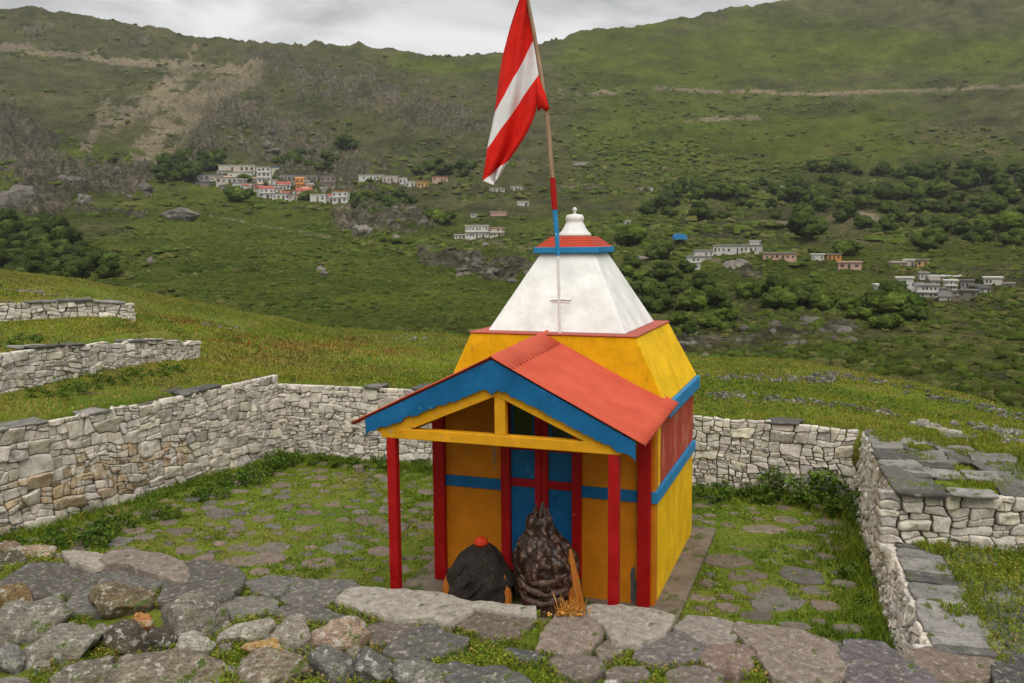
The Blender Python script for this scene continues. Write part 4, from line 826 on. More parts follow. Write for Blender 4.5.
def flag():
    # rows from the hoist top downwards: (left edge px, right edge px); stripes change at rows 1..4
    rows = [((520.5, -4), (527.5, -4)), ((495.0, 113), (533.5, 41)), ((487.3, 149), (538.6, 75)), ((482.6, 181), (508.5, 160)), ((493, 185), (499, 176))]
    mids = [0, .35, .4, .42, .5]
    NS_, NR = 26, 22; V = []; rowcol = []
    def edge(i0, i1, t, k): p, q = np.array(rows[i0][k], float), np.array(rows[i1][k], float); return p + (q-p)*t
    seq = []
    for i in range(4):
        for j in range(NR): seq.append((i, j/NR))
    seq.append((3, 1.0))
    for i, t in seq:
        Lp, Rp = edge(i, i+1, t, 0), edge(i, i+1, t, 1)
        if i == 0: Lp = Lp + np.array([-3.5*sin(pi*t) + 10*sin(pi*t)**2*0, 0]); Lp = Lp + np.array([9*sin(pi*t)*(1-t)*-.2, 0])
        if i == 2: Rp = edge(2, 3, t, 1) + np.array([11*sin(pi*min(1, t*1.0))*.55 + 4*sin(pi*t), 0])
        for s_ in range(NS_+1):
            q = s_/NS_; p = Lp + (Rp - Lp)*q; dist = 1 - q
            b = .42 - .10*dist + .075*sin(q*7.0 + (i+t)*1.6)*(.25 + dist) + .04*sin(q*13 + (i+t)*2.2 + 1)*(.3 + dist)
            V.append(loc_on(p[0], p[1], b))
    nr = len(seq); F_ = grid_faces(NS_+1, nr); ri = np.arange(nr-1).repeat(NS_); st = np.array([seq[r][0] for r in ri]); mi = np.where((st == 1) | (st == 3), 1, 0)
    def cloth(nm, c, d):
        k = NT(nm); return k.done(k.ramp(k.noise(4, 4, .6, stretch=(1, 1, 2)), [(.3, d), (.7, c)]), .8, k.bump(k.noise(6, 3, .5, stretch=(2.5, 2.5, .7)), .35, .04), .15)
    mr, mw = cloth('red_flag_cloth', (.74, .022, .012), (.60, .014, .010)), cloth('white_flag_cloth', (.76, .75, .76), (.66, .65, .67))
    V = np.array(V); org = V[NS_].copy(); fl = empty('pennant_flag', (*(SO + EW*org[0] + ED*org[1]), org[2]), -YAW)
    tag(fl, 'red and white striped cloth flag hanging limp from the top of the leaning pole', 'flag')
    me = mesh_np('flag_cloth', V - org, [F_], None, True, mats=[mr, mw], midx=mi); o = link('flag_cloth', me, fl)
    md = o.modifiers.new('solid', 'SOLIDIFY'); md.thickness = .006
    # knotted corner
    pts = [(537.5, 74), (541, 82), (545, 93), (549.5, 109), (546, 112), (541.5, 108), (538, 112), (536, 96), (535.5, 82)]
    mm = MB(); c0 = loc_on(541, 96, .38); n = len(pts)
    ring = [loc_on(u, v, .40 + .02*sin(i*1.7)) - org for i, (u, v) in enumerate(pts)]; fr = [loc_on(541 + (u-541)*.7, 95 + (v-95)*.75, .35 + .015*cos(i*2)) - org for i, (u, v) in enumerate(pts)]
    bk = [p + np.array([0, .08, 0]) for p in fr]
    vs = ring + fr + bk + [c0 - org + np.array([0, -.05, 0]), c0 - org + np.array([0, .07, 0])]
    fs = [(i, (i+1) % n, n+(i+1) % n, n+i) for i in range(n)] + [(n+i, n+(i+1) % n, 3*n) for i in range(n)] + [(2*n+i, 2*n+(i+1) % n, (i+1) % n, i) for i in range(n)] + [(2*n+(i+1) % n, 2*n+i, 3*n+1) for i in range(n)]
    mm.add(vs, fs); mm.build('knotted_corner', mr, fl, 0, True)
flag()

# ------------------------------------------------------------------ draped idols in the porch
def drape(rings, folds, seed, n=72, sub=5):
    zs = np.array([r[0] for r in rings]); tz = np.linspace(0, len(rings)-1, (len(rings)-1)*sub+1)
    I = lambda j: np.interp(tz, np.arange(len(rings)), [r[j] for r in rings])
    z, cx, cy, rx, ry = [I(j) for j in range(5)]
    for arr in (cx, cy, rx, ry): arr[1:-1] = (arr[:-2] + 2*arr[1:-1] + arr[2:])/4
    th = np.arange(n)/n*2*pi; Zg, Tg = np.meshgrid(z, th, indexing='ij'); f = folds(Tg, Zg) if folds else 0
    nz = fbm(np.stack([np.cos(Tg)*2.2, np.sin(Tg)*2.2, Zg*4 + seed], -1), 4, seed)
    k_ = 1 + f + nz*.09
    X = cx[:, None] + rx[:, None]*np.cos(Tg)*k_; Y = cy[:, None] + ry[:, None]*np.sin(Tg)*k_
    V = np.stack([X, Y, Zg + nz*.012], -1).reshape(-1, 3); nr = len(z); i = np.arange(nr*n).reshape(nr, n)
    q = np.stack([i[:-1], np.roll(i, -1, 1)[:-1], np.roll(i, -1, 1)[1:], i[1:]], -1).reshape(-1, 4)
    V = np.concatenate([V, [[cx[-1], cy[-1], z[-1] + .004]]]); t = np.stack([i[-1], np.roll(i[-1], -1), np.full(n, len(V)-1)], -1)
    return V, q, t
def cloth_mat(name, c0, c1, hi, sc=1.0, rough=.6):
    k = NT(name); v = k.noise(6*sc, 6, .65, stretch=(1.4, 1.4, .8), dist=1.5); w = k.n('ShaderNodeTexWave'); w.wave_type = 'BANDS'; w.inputs['Scale'].default_value = 7*sc; w.inputs['Distortion'].default_value = 6; w.inputs['Detail'].default_value = 3
    k.l(k.tc.outputs['Object'], w.inputs['Vector'])
    col = k.ramp(v, [(.3, c0), (.55, c1), (.72, hi)]); col = k.mix(k.math('MULTIPLY', k.step(w.outputs['Fac'], .80, .97), .15), col, hi)  # palest stop and wave bands paint highlights into the cloth colour
    return k.done(col, rough, k.bump(v, .8, .05), .35)
M['blackcloth'] = cloth_mat('black_wool_cloth', (.013, .010, .008), (.028, .021, .016), (.075, .055, .036), 1.8, .7)
def braid_mat():
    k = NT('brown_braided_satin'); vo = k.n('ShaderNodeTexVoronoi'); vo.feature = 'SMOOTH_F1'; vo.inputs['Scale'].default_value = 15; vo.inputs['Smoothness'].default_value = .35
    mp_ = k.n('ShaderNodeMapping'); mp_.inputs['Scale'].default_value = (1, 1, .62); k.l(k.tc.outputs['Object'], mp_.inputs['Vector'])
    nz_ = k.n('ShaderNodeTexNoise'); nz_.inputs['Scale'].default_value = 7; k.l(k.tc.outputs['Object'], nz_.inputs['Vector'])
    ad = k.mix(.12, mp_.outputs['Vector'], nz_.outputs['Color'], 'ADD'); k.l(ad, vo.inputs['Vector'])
    col = k.ramp(vo.outputs['Distance'], [(.05, (.30, .20, .155)), (.24, (.13, .070, .048)), (.55, (.028, .012, .008))])  # pale cell centres are highlights painted into the braid colour
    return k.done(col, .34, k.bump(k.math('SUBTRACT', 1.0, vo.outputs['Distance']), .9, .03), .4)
M['braid'] = braid_mat()
M['browncloth'] = cloth_mat('brown_satin_cloth', (.045, .023, .016), (.13, .075, .056), (.33, .25, .21), 1.6, .34)
k = NT('saffron_cloth'); M['saffron'] = k.done(k.ramp(k.noise(12, 4, .6, stretch=(3, 3, .5)), [(.3, (.34, .07, .010)), (.52, (.50, .19, .022)), (.66, (.38, .035, .010))]), .75)
k = NT('vermilion_cloth'); M['vermilion'] = k.done(k.ramp(k.noise(20, 4), [(.3, (.5, .02, .006)), (.7, (.72, .07, .012))]), .7)
def idol_empty(a, b, label):
    e = empty('draped_idol', (*(SO + EW*a + ED*b), .05), -YAW); return tag(e, label, 'idol')
e1 = idol_empty(-1.90, -.42, 'low dark idol wrapped in black cloth with a red knob on top')
V, q, t = drape([(0, 0, 0, .34, .30), (.10, .0, 0, .36, .30), (.25, .01, 0, .345, .28), (.38, .015, 0, .30, .25), (.50, .02, 0, .22, .20), (.58, .03, 0, .15, .14), (.63, .04, 0, .09, .09), (.655, .04, 0, .03, .03)],
                lambda T, Z: .11*np.abs(np.sin(T*2.5 + Z*5)) + .05*np.sin(T*7 - Z*16) + .13*np.exp(-((np.cos(T+.1)-1)**2*9 + ((Z-.24)/.05)**2)) + .07*np.exp(-((np.cos(T-2.9)-1)**2*6 + ((Z-.36)/.12)**2)) - .06*np.exp(-((np.cos(T+1.2)-1)**2*9)), 3)
pl = Pile(); pl.add(V, q, t, (1, 1, 1)); pl.build('black_wrap', M['blackcloth'], e1)
m = MB(); m.lathe([(.02, .62), (.075, .635), (.085, .665), (.07, .70), (.04, .72), (.01, .73)], .03, -.02, 20); m.build('red_knob', M['vermilion'], e1, 0, True)
for i, (t0, t1, z0, z1) in enumerate(((-2.6, -1.9, .10, .55), (-2.2, -1.3, .06, .52), (-1.9, -.75, .05, .44), (-1.45, -.35, .04, .34), (-1.2, -.15, .03, .20))):
    pts = []
    for f_ in np.linspace(0, 1, 9):
        T = t0 + (t1-t0)*f_; zz = z0 + (z1-z0)*f_; rr_ = np.interp(zz, [0, .1, .25, .38, .5, .6], [.34, .36, .345, .30, .22, .14])*.97; pts.append((cos(T)*rr_ + .015, sin(T)*rr_*.84, zz))
    m = MB(); m.tube(pts, [.004 + .022*sin(pi*(k_+.5)/9) for k_ in range(9)], 8); m.build('cloth_fold', M['blackcloth'], e1, 0, True)
for sx, rz in ((-.335, .25), (.335, -.2)):
    V, q, t = drape([(0, sx, -.10, .085, .05), (.12, sx*1.0, -.10, .08, .045), (.24, sx*.98, -.09, .055, .04), (.34, sx*.93, -.07, .02, .02)], lambda T, Z: .1*np.sin(T*6), 7, 24)
    pl = Pile(); pl.add(V, q, t, (1, 1, 1)); pl.build('saffron_fold', M['saffron'], e1)
e2 = idol_empty(-1.10, -.45, 'tall idol swathed in shiny brown cloth with a spiked crown before the blue door')
V, q, t = drape([(0, .05, 0, .27, .24), (.12, .04, 0, .30, .25), (.26, .03, 0, .335, .27), (.45, .01, 0, .36, .28), (.62, -.01, 0, .345, .26), (.74, -.03, 0, .29, .22), (.84, -.05, 0, .20, .16), (.92, -.065, 0, .155, .13), (1.0, -.07, 0, .14, .12), (1.06, -.06, 0, .10, .09), (1.09, -.055, 0, .03, .03)],
                lambda T, Z: .05*np.sin(T*5 + Z*9) + .045*np.sin(T*9 - Z*16) + .03*np.abs(np.sin(Z*22 + T*2)), 5)
pl = Pile(); pl.add(V, q, t, (1, 1, 1)); pl.build('brown_wrap', M['braid'], e2)
rg = np.random.default_rng(8)      # heavy sagging folds across the front
for i, (z0, sag, r0) in enumerate(((.70, .16, .285), (.55, .20, .335), (.43, .19, .34), (.30, .17, .32))):
    pts = []
    for s_ in np.linspace(-1.35, 1.35, 15):
        T = -pi/2 + s_; rr_ = r0*.965; pts.append((cos(T)*rr_ + .015, sin(T)*rr_*.80, z0 - sag*cos(s_*1.1)*.8 + .03*s_*(1 if i % 2 else -1)))
    m = MB(); m.tube(pts, [.006 + .034*cos((k_-7)/7*1.45) for k_ in range(15)], 10); m.build('sagging_fold', M['browncloth'], e2, 0, True)
m = MB()
for i in range(9):
    a = i/9*2*pi; m.tube([(-.055 + .08*cos(a), .07*sin(a), .98), (-.055 + .085*cos(a), .075*sin(a), 1.08), (-.055 + .05*cos(a)+.0, .05*sin(a), 1.11 + .035*(i % 3))], [.022, .016, .004], 7)
m.tube([(-.05, 0, 1.0), (-.045, 0, 1.14), (-.035, 0, 1.21)], [.05, .03, .004], 8); m.build('spiked_crown', M['browncloth'], e2, 0, True)
V, q, t = drape([(0, .37, -.10, .085, .06), (.2, .365, -.11, .075, .055), (.40, .35, -.12, .055, .045), (.60, .325, -.11, .035, .03), (.74, .30, -.09, .012, .012)], lambda T, Z: .22*np.sin(T*5 + Z*6), 9, 48)
pl = Pile(); pl.add(V, q, t, (1, 1, 1)); pl.build('saffron_shawl', M['saffron'], e2)
# dried marigold offering between the walkway stones
of = grd(570, 622); oe = empty('marigold_offering', (of[0], of[1], PZ - .01)); tag(oe, 'small tuft of dried orange marigolds and grass on the walkway before the tall idol', 'offering')
m = MB(); rg = np.random.default_rng(5)
for i in range(34):
    x, y = rg.normal(0, .07), rg.normal(0, .04); h = rg.uniform(.05, .20); lx, ly = rg.normal(0, .06, 2); m.tube([(x, y, 0), (x+lx*.5, y+ly*.5, h*.6), (x+lx, y+ly, h)], [.006, .005, .002], 5)
k = NT('dried_marigold'); M['marigold'] = k.done(k.ramp(k.noise(25, 3), [(.3, (.30, .10, .015)), (.6, (.55, .26, .04)), (.75, (.6, .45, .2))]), .8); m.build('dried_stems', M['marigold'], oe)
m = MB()
for i in range(26):
    x, y, z = rg.normal(0, .085), rg.normal(0, .05), rg.uniform(.01, .05); r_ = rg.uniform(.012, .022); m.lathe([(r_*.3, z-r_), (r_, z-r_*.3), (r_*.9, z+r_*.4), (r_*.2, z+r_*.8)], x, y, 8)
m.build('flower_heads', M['marigold'], oe, 0, True)
m = MB(); m.lathe([(.01, 0), (.05, .005), (.06, .03), (.03, .05), (.005, .055)], 0, 0, 14); o = m.build('red_powder_heap', M['vermilion'], None, 0, True); o.location = (*(SO + EW*-1.42 + ED*-.62), .05); tag(o, 'small heap of red powder on the porch floor between the two idols', 'powder')

# ------------------------------------------------------------------ grass, moss and weeds
def blades(X, Y, Z, hgt, wid, lean, tint, rng):
    n = len(X); a = rng.uniform(0, 2*pi, n); dx, dy = np.cos(a), np.sin(a); la = rng.uniform(0, 2*pi, n); ll = hgt*lean*rng.uniform(.2, 1, n)
    px, py = -dy*wid/2, dx*wid/2
    V = np.empty((n, 5, 3)); b = np.stack([X, Y, Z-.01], -1); s = np.stack([px, py, np.zeros(n)], -1); l_ = np.stack([np.cos(la)*ll, np.sin(la)*ll, hgt], -1); lm = np.stack([np.cos(la)*ll*.35, np.sin(la)*ll*.35, hgt*.6], -1)
    V[:, 0] = b - s; V[:, 1] = b + s; V[:, 2] = b + lm + s*.75; V[:, 3] = b + lm - s*.75; V[:, 4] = b + l_
    i = np.arange(n)[:, None]*5; return V.reshape(-1, 3), i + np.array([[0, 1, 2, 3]]), i + np.array([[3, 2, 4]]), np.repeat(tint, 5, 0)
def leaves(P, size, tint, rng, flat=.5):
    n = len(P); nn = rng.normal(size=(n, 3)); nn[:, 2] = np.abs(nn[:, 2]) + flat; nn /= np.linalg.norm(nn, axis=1)[:, None]
    a = np.cross(nn, rng.normal(size=(n, 3))); a /= np.linalg.norm(a, axis=1)[:, None]; b = np.cross(nn, a); s = (size*rng.uniform(.6, 1.3, n))[:, None]
    V = np.stack([P - a*s, P + b*s*.45, P + a*s, P - b*s*.45], 1); i = np.arange(n)[:, None]*4
    return V.reshape(-1, 3), i + np.array([[0, 1, 2, 3]]), np.zeros((0, 3), int), np.repeat(tint, 4, 0)
def join_grass(name, parts, mat=None, parent=None):
    V, Q, T, C_t = [], [], [], []; n = 0
    for v, q, t, c in parts:
        V.append(v); Q.append(q + n); T.append(t + n); C_t.append(c); n += len(v)
    return link(name, mesh_np(name, np.concatenate(V), [x for x in (np.concatenate(Q), np.concatenate(T)) if len(x)], mat or M['grass'], False, np.concatenate(C_t)), parent)
GREEN, LIME, OLIVE, STRAW, RUST = np.array([.100, .172, .012]), np.array([.205, .265, .018]), np.array([.235, .215, .026]), np.array([.40, .29, .08]), np.array([.24, .07, .025])
def mixc(n, rng, X, Y, wts, sc=1.2, s=80):
    base = np.array([GREEN, LIME, OLIVE, STRAW]); w_ = np.tile(np.array(wts, float), (n, 1)); f = fbm2(X, Y, sc, 3, s); g = fbm2(X, Y, sc*2.7, 3, s+5)
    w_[:, 1] *= np.clip(1 + 2.5*f, .05, 4); w_[:, 3] *= np.clip(1 + 3*g, .05, 4); w_[:, 0] *= np.clip(1 - 2*f, .1, 3)
    c = w_.cumsum(1)/w_.sum(1)[:, None]; k_ = (rng.uniform(0, 1, n)[:, None] > c).sum(1).clip(0, 3)
    return base[k_]*rng.uniform(.75, 1.3, n)[:, None]
def on_pave(X, Y):
    r = np.zeros(len(X), bool)
    for x, y, q in PAVE: r |= (X-x)**2 + (Y-y)**2 < (q*.88*(1 + fbm2(X, Y, .16, 2, 7)*.5))**2
    return r
def courtyard_grass():
    rng = np.random.default_rng(55); n = 330000; X = rng.uniform(-8.2, 5.4, n); Y = rng.uniform(7.3, 16.9, n)
    k_ = courtyard_ok(X, Y, .02) & ~in_shrine(X, Y, -.07); X, Y = X[k_], Y[k_]
    dens = .55 + fbm2(X, Y, 1.3, 4, 90)*1.3; edge = np.minimum(np.minimum(-behind_left(X, Y), -behind_back(X, Y)), -behind_right(X, Y)); dens += sstep(1.3, .15, edge)*.8
    p = np.where(on_pave(X, Y), .06, np.clip(dens*.8, .06, 1)); k_ = rng.uniform(0, 1, len(X)) < p; X, Y, edge = X[k_], Y[k_], edge[k_]
    h = rng.uniform(.02, .065, len(X))*(1 + sstep(.9, .1, edge)*1.6)*(1 + fbm2(X, Y, .8, 2, 91)*.6)
    t = mixc(len(X), rng, X, Y, (.72, .32, .08, .03)); parts = [blades(X, Y, H_near(X, Y), h, rng.uniform(.008, .016, len(X)), .9, t, rng)]
    m_ = rng.uniform(0, 1, len(X)) < .22; P = np.stack([X[m_], Y[m_], H_near(X[m_], Y[m_]) + rng.uniform(.01, .05, m_.sum())], -1); parts.append(leaves(P, .022, t[m_]*1.1, rng, .8))
    return tag(join_grass('courtyard_grass', parts), 'short green grass and clover between the courtyard stones', 'grass', kind='stuff')
courtyard_grass()
def meadow_grass():
    rng = np.random.default_rng(56); parts = []
    for (x0, x1, y0, y1, n, hs, wd) in ((-13, 13, 9, 20, 330000, .065, .018), (-24, 20, 17, 34, 420000, .075, .030)):
        X = rng.uniform(x0, x1, n); Y = rng.uniform(y0, y1, n)
        out = (behind_left(X, Y) > .27) | (behind_back(X, Y) > .25) | ((behind_right(X, Y) > .45) & (Y > 9.9)); k_ = out & (Y < np.interp(X, CRX, CRY) + 3)
        s3 = (behind_right(X, Y) > .1) & (behind_right(X, Y) < 2.6) & (behind_back(X, Y) < .2) & (fbm2(X, Y, .7, 3, 99) < .06 + .25*(1 - behind_right(X, Y))); k_ &= ~s3
        for a, b in ((W2a, W2b), (W3a, W3b)): k_ &= ~((seg_dist(X, Y, [tuple(a), tuple(b)]) < .5) & (side(X, Y, a, (b-a)/np.linalg.norm(b-a)) > -.03))
        dens = .75 + fbm2(X, Y, 1.8, 4, 92)*.9; k_ &= rng.uniform(0, 1, n) < np.clip(dens, .15, 1); X, Y = X[k_], Y[k_]
        h = hs*rng.uniform(.35, 1.1, len(X))*(1 + fbm2(X, Y, 2.2, 2, 93)*.6); t = mixc(len(X), rng, X, Y, (.20, .50, .36, .30), 2.4, 84)
        far = sstep(21, 29, Y)[:, None]; t = t*(1-far*.5) + np.array([.19, .175, .045])*far*.5*rng.uniform(.7, 1.3, len(X))[:, None]
        red = np.zeros(len(X))
        for u, v, r_ in ((182, 322, .55), (325, 347, .8), (350, 342, .5), (285, 347, .7), (240, 342, .6), (395, 352, .5)):
            g = grd(u, v); red = np.maximum(red, np.exp(-((X-g[0])**2 + ((Y-g[1])*.6)**2)/r_**2))
        rr_ = rng.uniform(0, 1, len(X)) < red*.55; t[rr_] = RUST*rng.uniform(.7, 1.5, rr_.sum())[:, None]
        parts.append(blades(X, Y, H_near(X, Y), h, wd*rng.uniform(.6, 1.2, len(X)), .8, t, rng))
    n = 90000; X = rng.uniform(-16, 13, n); Y = rng.uniform(9, 29, n); out = (behind_left(X, Y) > .45) | (behind_back(X, Y) > .45) | ((behind_right(X, Y) > 1.4) & (Y > 9.9))
    k_ = out & (fbm2(X, Y, 1.1, 4, 120) > .10) & (Y < np.interp(X, CRX, CRY)); X, Y = X[k_], Y[k_]; P = np.stack([X, Y, H_near(X, Y) + rng.uniform(.01, .11, len(X))*(1 + fbm2(X, Y, .6, 2, 121))], -1)
    t = np.where((fbm2(X, Y, 2.5, 2, 122) > .1)[:, None], np.array([[.17, .15, .04]]), np.array([[.075, .14, .014]]))*rng.uniform(.6, 1.5, len(X))[:, None]; parts.append(leaves(P, .034, t, rng, .6))
    n = 60000; X = rng.uniform(3.6, 7.2, n); Y = rng.uniform(9.2, 14, n); br = behind_right(X, Y); k_ = (br > .12) & (br < 2.2) & (Y > 10.05 - (X-C_[0])*.17) & (behind_back(X, Y) < .3) & (fbm2(X, Y, .45, 4, 123) > .16 - br*.10); X, Y = X[k_], Y[k_]
    t = mixc(len(X), rng, X, Y, (.3, .5, .3, .1), .5, 88); parts.append(blades(X, Y, np.maximum(H_near(X, Y), 1.135), rng.uniform(.03, .08, len(X)), rng.uniform(.008, .016, len(X)), .9, t, rng))
    n = 26000; X = rng.uniform(3.4, 6.0, n); Y = rng.uniform(6.9, 9.9, n); br = behind_right(X, Y); k_ = (br > .34) & (br < .75) & (fbm2(X, Y, .4, 4, 124) > .28 - (br - .3)*1.1) & (Y < 9.9 - (X-C_[0])*.17); X, Y = X[k_], Y[k_]
    t = mixc(len(X), rng, X, Y, (.3, .55, .2, .05), .5, 88); parts.append(blades(X, Y, np.full(len(X), PZ + .015), rng.uniform(.03, .08, len(X)), rng.uniform(.008, .014, len(X)), .9, t, rng))
    return tag(join_grass('meadow_grass', parts), 'rough yellow-green meadow grass on the terraces around the courtyard', 'grass', kind='stuff')
meadow_grass()
def walkway_moss():
    rng = np.random.default_rng(57); n = 150000; X = rng.uniform(-6.5, 7.0, n); Y = rng.uniform(5.6, 10.4, n)
    k_ = (Y < edge_y(X) - .05) & (behind_right(X, Y) < -.02) & (Y + .0*X > 5.6) | ((behind_right(X, Y) > .62) & (Y < 9.95 - (X-C_[0])*.17) & (X > 3)); X, Y = X[k_], Y[k_]
    ins = np.zeros(len(X), bool)
    for p in SLAB_POLYS: ins |= in_poly(X, Y, p)
    bl = np.zeros(len(X), bool)
    for x, y, r_ in BOULD_XY: bl |= (X-x)**2 + (Y-y)**2 < (r_*.55)**2
    right = behind_right(X, Y) > .1
    dens = .25 + fbm2(X, Y, .55, 4, 95)*1.9 + right*.9; u, v = to_px(np.stack([X, Y, np.full(len(X), PZ)], -1))
    for pu, pv, pr in ((395, 618, 26), (375, 614, 16), (460, 640, 26), (500, 655, 26), (540, 668, 26), (400, 665, 18), (440, 657, 22), (555, 632, 20), (660, 668, 26), (630, 660, 18), (765, 668, 18), (740, 650, 12), (828, 650, 12), (690, 662, 16), (560, 660, 18),
                       (158, 592, 16), (80, 618, 16), (100, 645, 14), (225, 655, 18), (255, 612, 22), (310, 622, 14), (160, 632, 14), (20, 560, 14), (45, 558, 14), (240, 583, 12), (605, 650, 10), (580, 650, 12), (900, 662, 8), (650, 640, 10), (350, 603, 8)):
        dens = dens + 1.6*np.exp(-((u-pu)**2 + ((v-pv)*1.6)**2)/pr**2)
    dens = np.where(ins, -1, dens); dens = np.where(bl, dens*.8, dens); k_ = rng.uniform(0, 1, len(X)) < np.clip(dens, 0, 1); X, Y, right = X[k_], Y[k_], right[k_]
    Z = H_near(X, Y) + .045*(1 - right)
    t = mixc(len(X), rng, X, Y, (.25, .62, .25, .08), .5, 87); h = rng.uniform(.025, .065, len(X))*(1 + right*.9)
    parts = [blades(X, Y, Z, h, rng.uniform(.007, .014, len(X)), .9, t, rng)]
    P = np.stack([X, Y, Z + rng.uniform(.005, .05, len(X))*(1+right)], -1); parts.append(leaves(P, .017, t*.95, rng, .8))
    return tag(join_grass('walkway_moss', parts), 'bright green moss and small plants in the joints of the walkway stones', 'moss', kind='stuff')
walkway_moss()
# leafy weeds along the wall foot: each clump a thing
def weed_mesh(seed, hgt, rad, n):
    rng = np.random.default_rng(seed); ns = 14; P = []; 
    for i in range(ns):
        a, r_ = rng.uniform(0, 2*pi), rad*math.sqrt(rng.uniform(0, 1)); hh = hgt*rng.uniform(.5, 1)*(1 - .4*r_/rad); m_ = n//ns; t = rng.uniform(.08, 1, m_)
        P.append(np.stack([cos(a)*r_*(1+.25*t) + rng.normal(0, .045, m_), sin(a)*r_*(1+.25*t) + rng.normal(0, .045, m_), t*hh], -1))
    P = np.concatenate(P); tint = np.array([.070, .125, .012])*rng.uniform(.55, 1.6, len(P))[:, None] + np.array([.03, .035, 0])*(rng.uniform(0, 1, len(P)) > .8)[:, None]
    V, Q, T, C_t = leaves(P, .034, tint, rng, .5); return mesh_np('weed_leaves', V, [Q], M['leaf'], False, C_t)
WM = [weed_mesh(1, .55, .42, 900), weed_mesh(2, .30, .50, 800), weed_mesh(3, .28, .28, 420)]
WEEDS = [(805, 502, 0, 1.5, 'tall leafy weed clump in the back right corner of the courtyard'), (842, 506, 0, 1.5, 'bushy nettle-like clump against the right wall, right of the tall corner weeds'), (775, 497, 1, 1.0, None), (748, 496, 1, .9, None), (722, 494, 1, .9, None), (700, 497, 1, .8, None),
         (868, 530, 0, .8, 'weed clump part way along the inner face of the high right wall'), (881, 575, 1, .9, None), (893, 615, 1, .8, None),
         (425, 466, 1, 1.0, None), (400, 465, 1, .9, None), (370, 464, 1, .8, None), (340, 462, 1, .85, None), (305, 462, 1, .8, None), (285, 464, 0, .8, 'weed clump in the far left corner where the two courtyard walls meet'),
         (160, 520, 0, .62, 'upright weed clump at the foot of the left wall, right of a wall gap'), (115, 530, 2, 1.1, None), (85, 543, 2, 1.2, None), (25, 545, 1, 1.0, 'spreading leafy weeds at the left edge below the whitewashed wall'), (210, 498, 2, 1.0, None), (240, 484, 2, 1.1, None), (265, 473, 2, 1.1, None)]
for u, v, ki, sc, lab in WEEDS:
    p = onz(u, v, 0); o = link('weed_clump', WM[ki]); o.location = (p[0], p[1], 0); o.scale = (sc, sc, sc); o.rotation_euler = (0, 0, random.uniform(0, 6)); tag(o, lab or 'low leafy green weeds hugging the foot of a courtyard wall', 'weeds', 'weeds along the courtyard wall foot')
for u, v, sc in ((120, 380, .8), (160, 374, .9), (60, 395, .8), (10, 345, 1.0), (95, 386, .6)):
    p = grd(u, v); o = link('weed_clump', WM[1]); o.location = p; o.scale = (sc, sc, sc*.8); tag(o, 'low leafy green weeds on the grass ledge above the left wall', 'weeds', 'weeds on the left ledge')

# ------------------------------------------------------------------ crumbled rows of stones on the meadow
def rubble_row(label, px, n, smin, smax, g0, seed, spread=.22):
    rng = np.random.default_rng(seed); pl = Pile(); P = [grd(u, v) for u, v in px]; seg = [np.linalg.norm(b[:2]-a[:2]) for a, b in zip(P[:-1], P[1:])]; cum = np.concatenate([[0], np.cumsum(seg)]); org = P[0]
    for i in range(n):
        s = rng.uniform(0, cum[-1]); j = min(np.searchsorted(cum, s, side='right')-1, len(seg)-1); q = P[j] + (P[j+1]-P[j])*((s-cum[j])/seg[j]); x, y = q[0] + rng.normal(0, spread), q[1] + rng.normal(0, spread)
        r_ = rng.uniform(smin, smax); V = boulder_verts(rng, r_*rng.uniform(.9, 1.5), r_*rng.uniform(.8, 1.2), r_*rng.uniform(.5, .85), 7, .1, ICO3); g = g0*rng.uniform(.65, 1.35); pl.add(V + np.array([x, y, H_near(x, y) + r_*.12]) - org, [], ICOF3, (g*1.03, g*.96, g*.84))
    o = pl.build('rubble_row', M['boulder']); o.location = org; tag(o, label, 'stones', None, 'thing')
rubble_row('farthest and longest crumbled row of grey stones along the meadow edge right of the shrine', [(702, 378), (760, 380), (850, 377), (905, 388), (945, 400), (1000, 413), (1040, 425)], 190, .03, .12, .095, 1, .26)
rubble_row('shorter grey stone row in the grass between the far row and the back wall', [(704, 398), (760, 397), (800, 403), (840, 405), (880, 412)], 110, .03, .10, .10, 2, .28)
rubble_row('white broken stones lining the outer edge of the right terrace', [(925, 424), (950, 436), (975, 449), (990, 458), (1000, 466)], 60, .04, .13, .30, 3, .10)
rubble_row('scatter of grey rubble beside the white broken stones at the right edge', [(985, 428), (1010, 440), (1040, 455)], 80, .03, .10, .15, 4, .35)
rubble_row('flat grey stones showing through grass on the left meadow', [(195, 325), (215, 327), (235, 329)], 34, .03, .09, .16, 5, .25)
rubble_row('few grey stones in grass near the top left of the meadow', [(5, 290), (30, 293), (50, 296)], 26, .03, .10, .16, 6, .3)
rubble_row('pale stones scattered on the meadow crest left of the shrine', [(395, 336), (405, 338), (425, 340)], 14, .03, .09, .17, 7, .2)

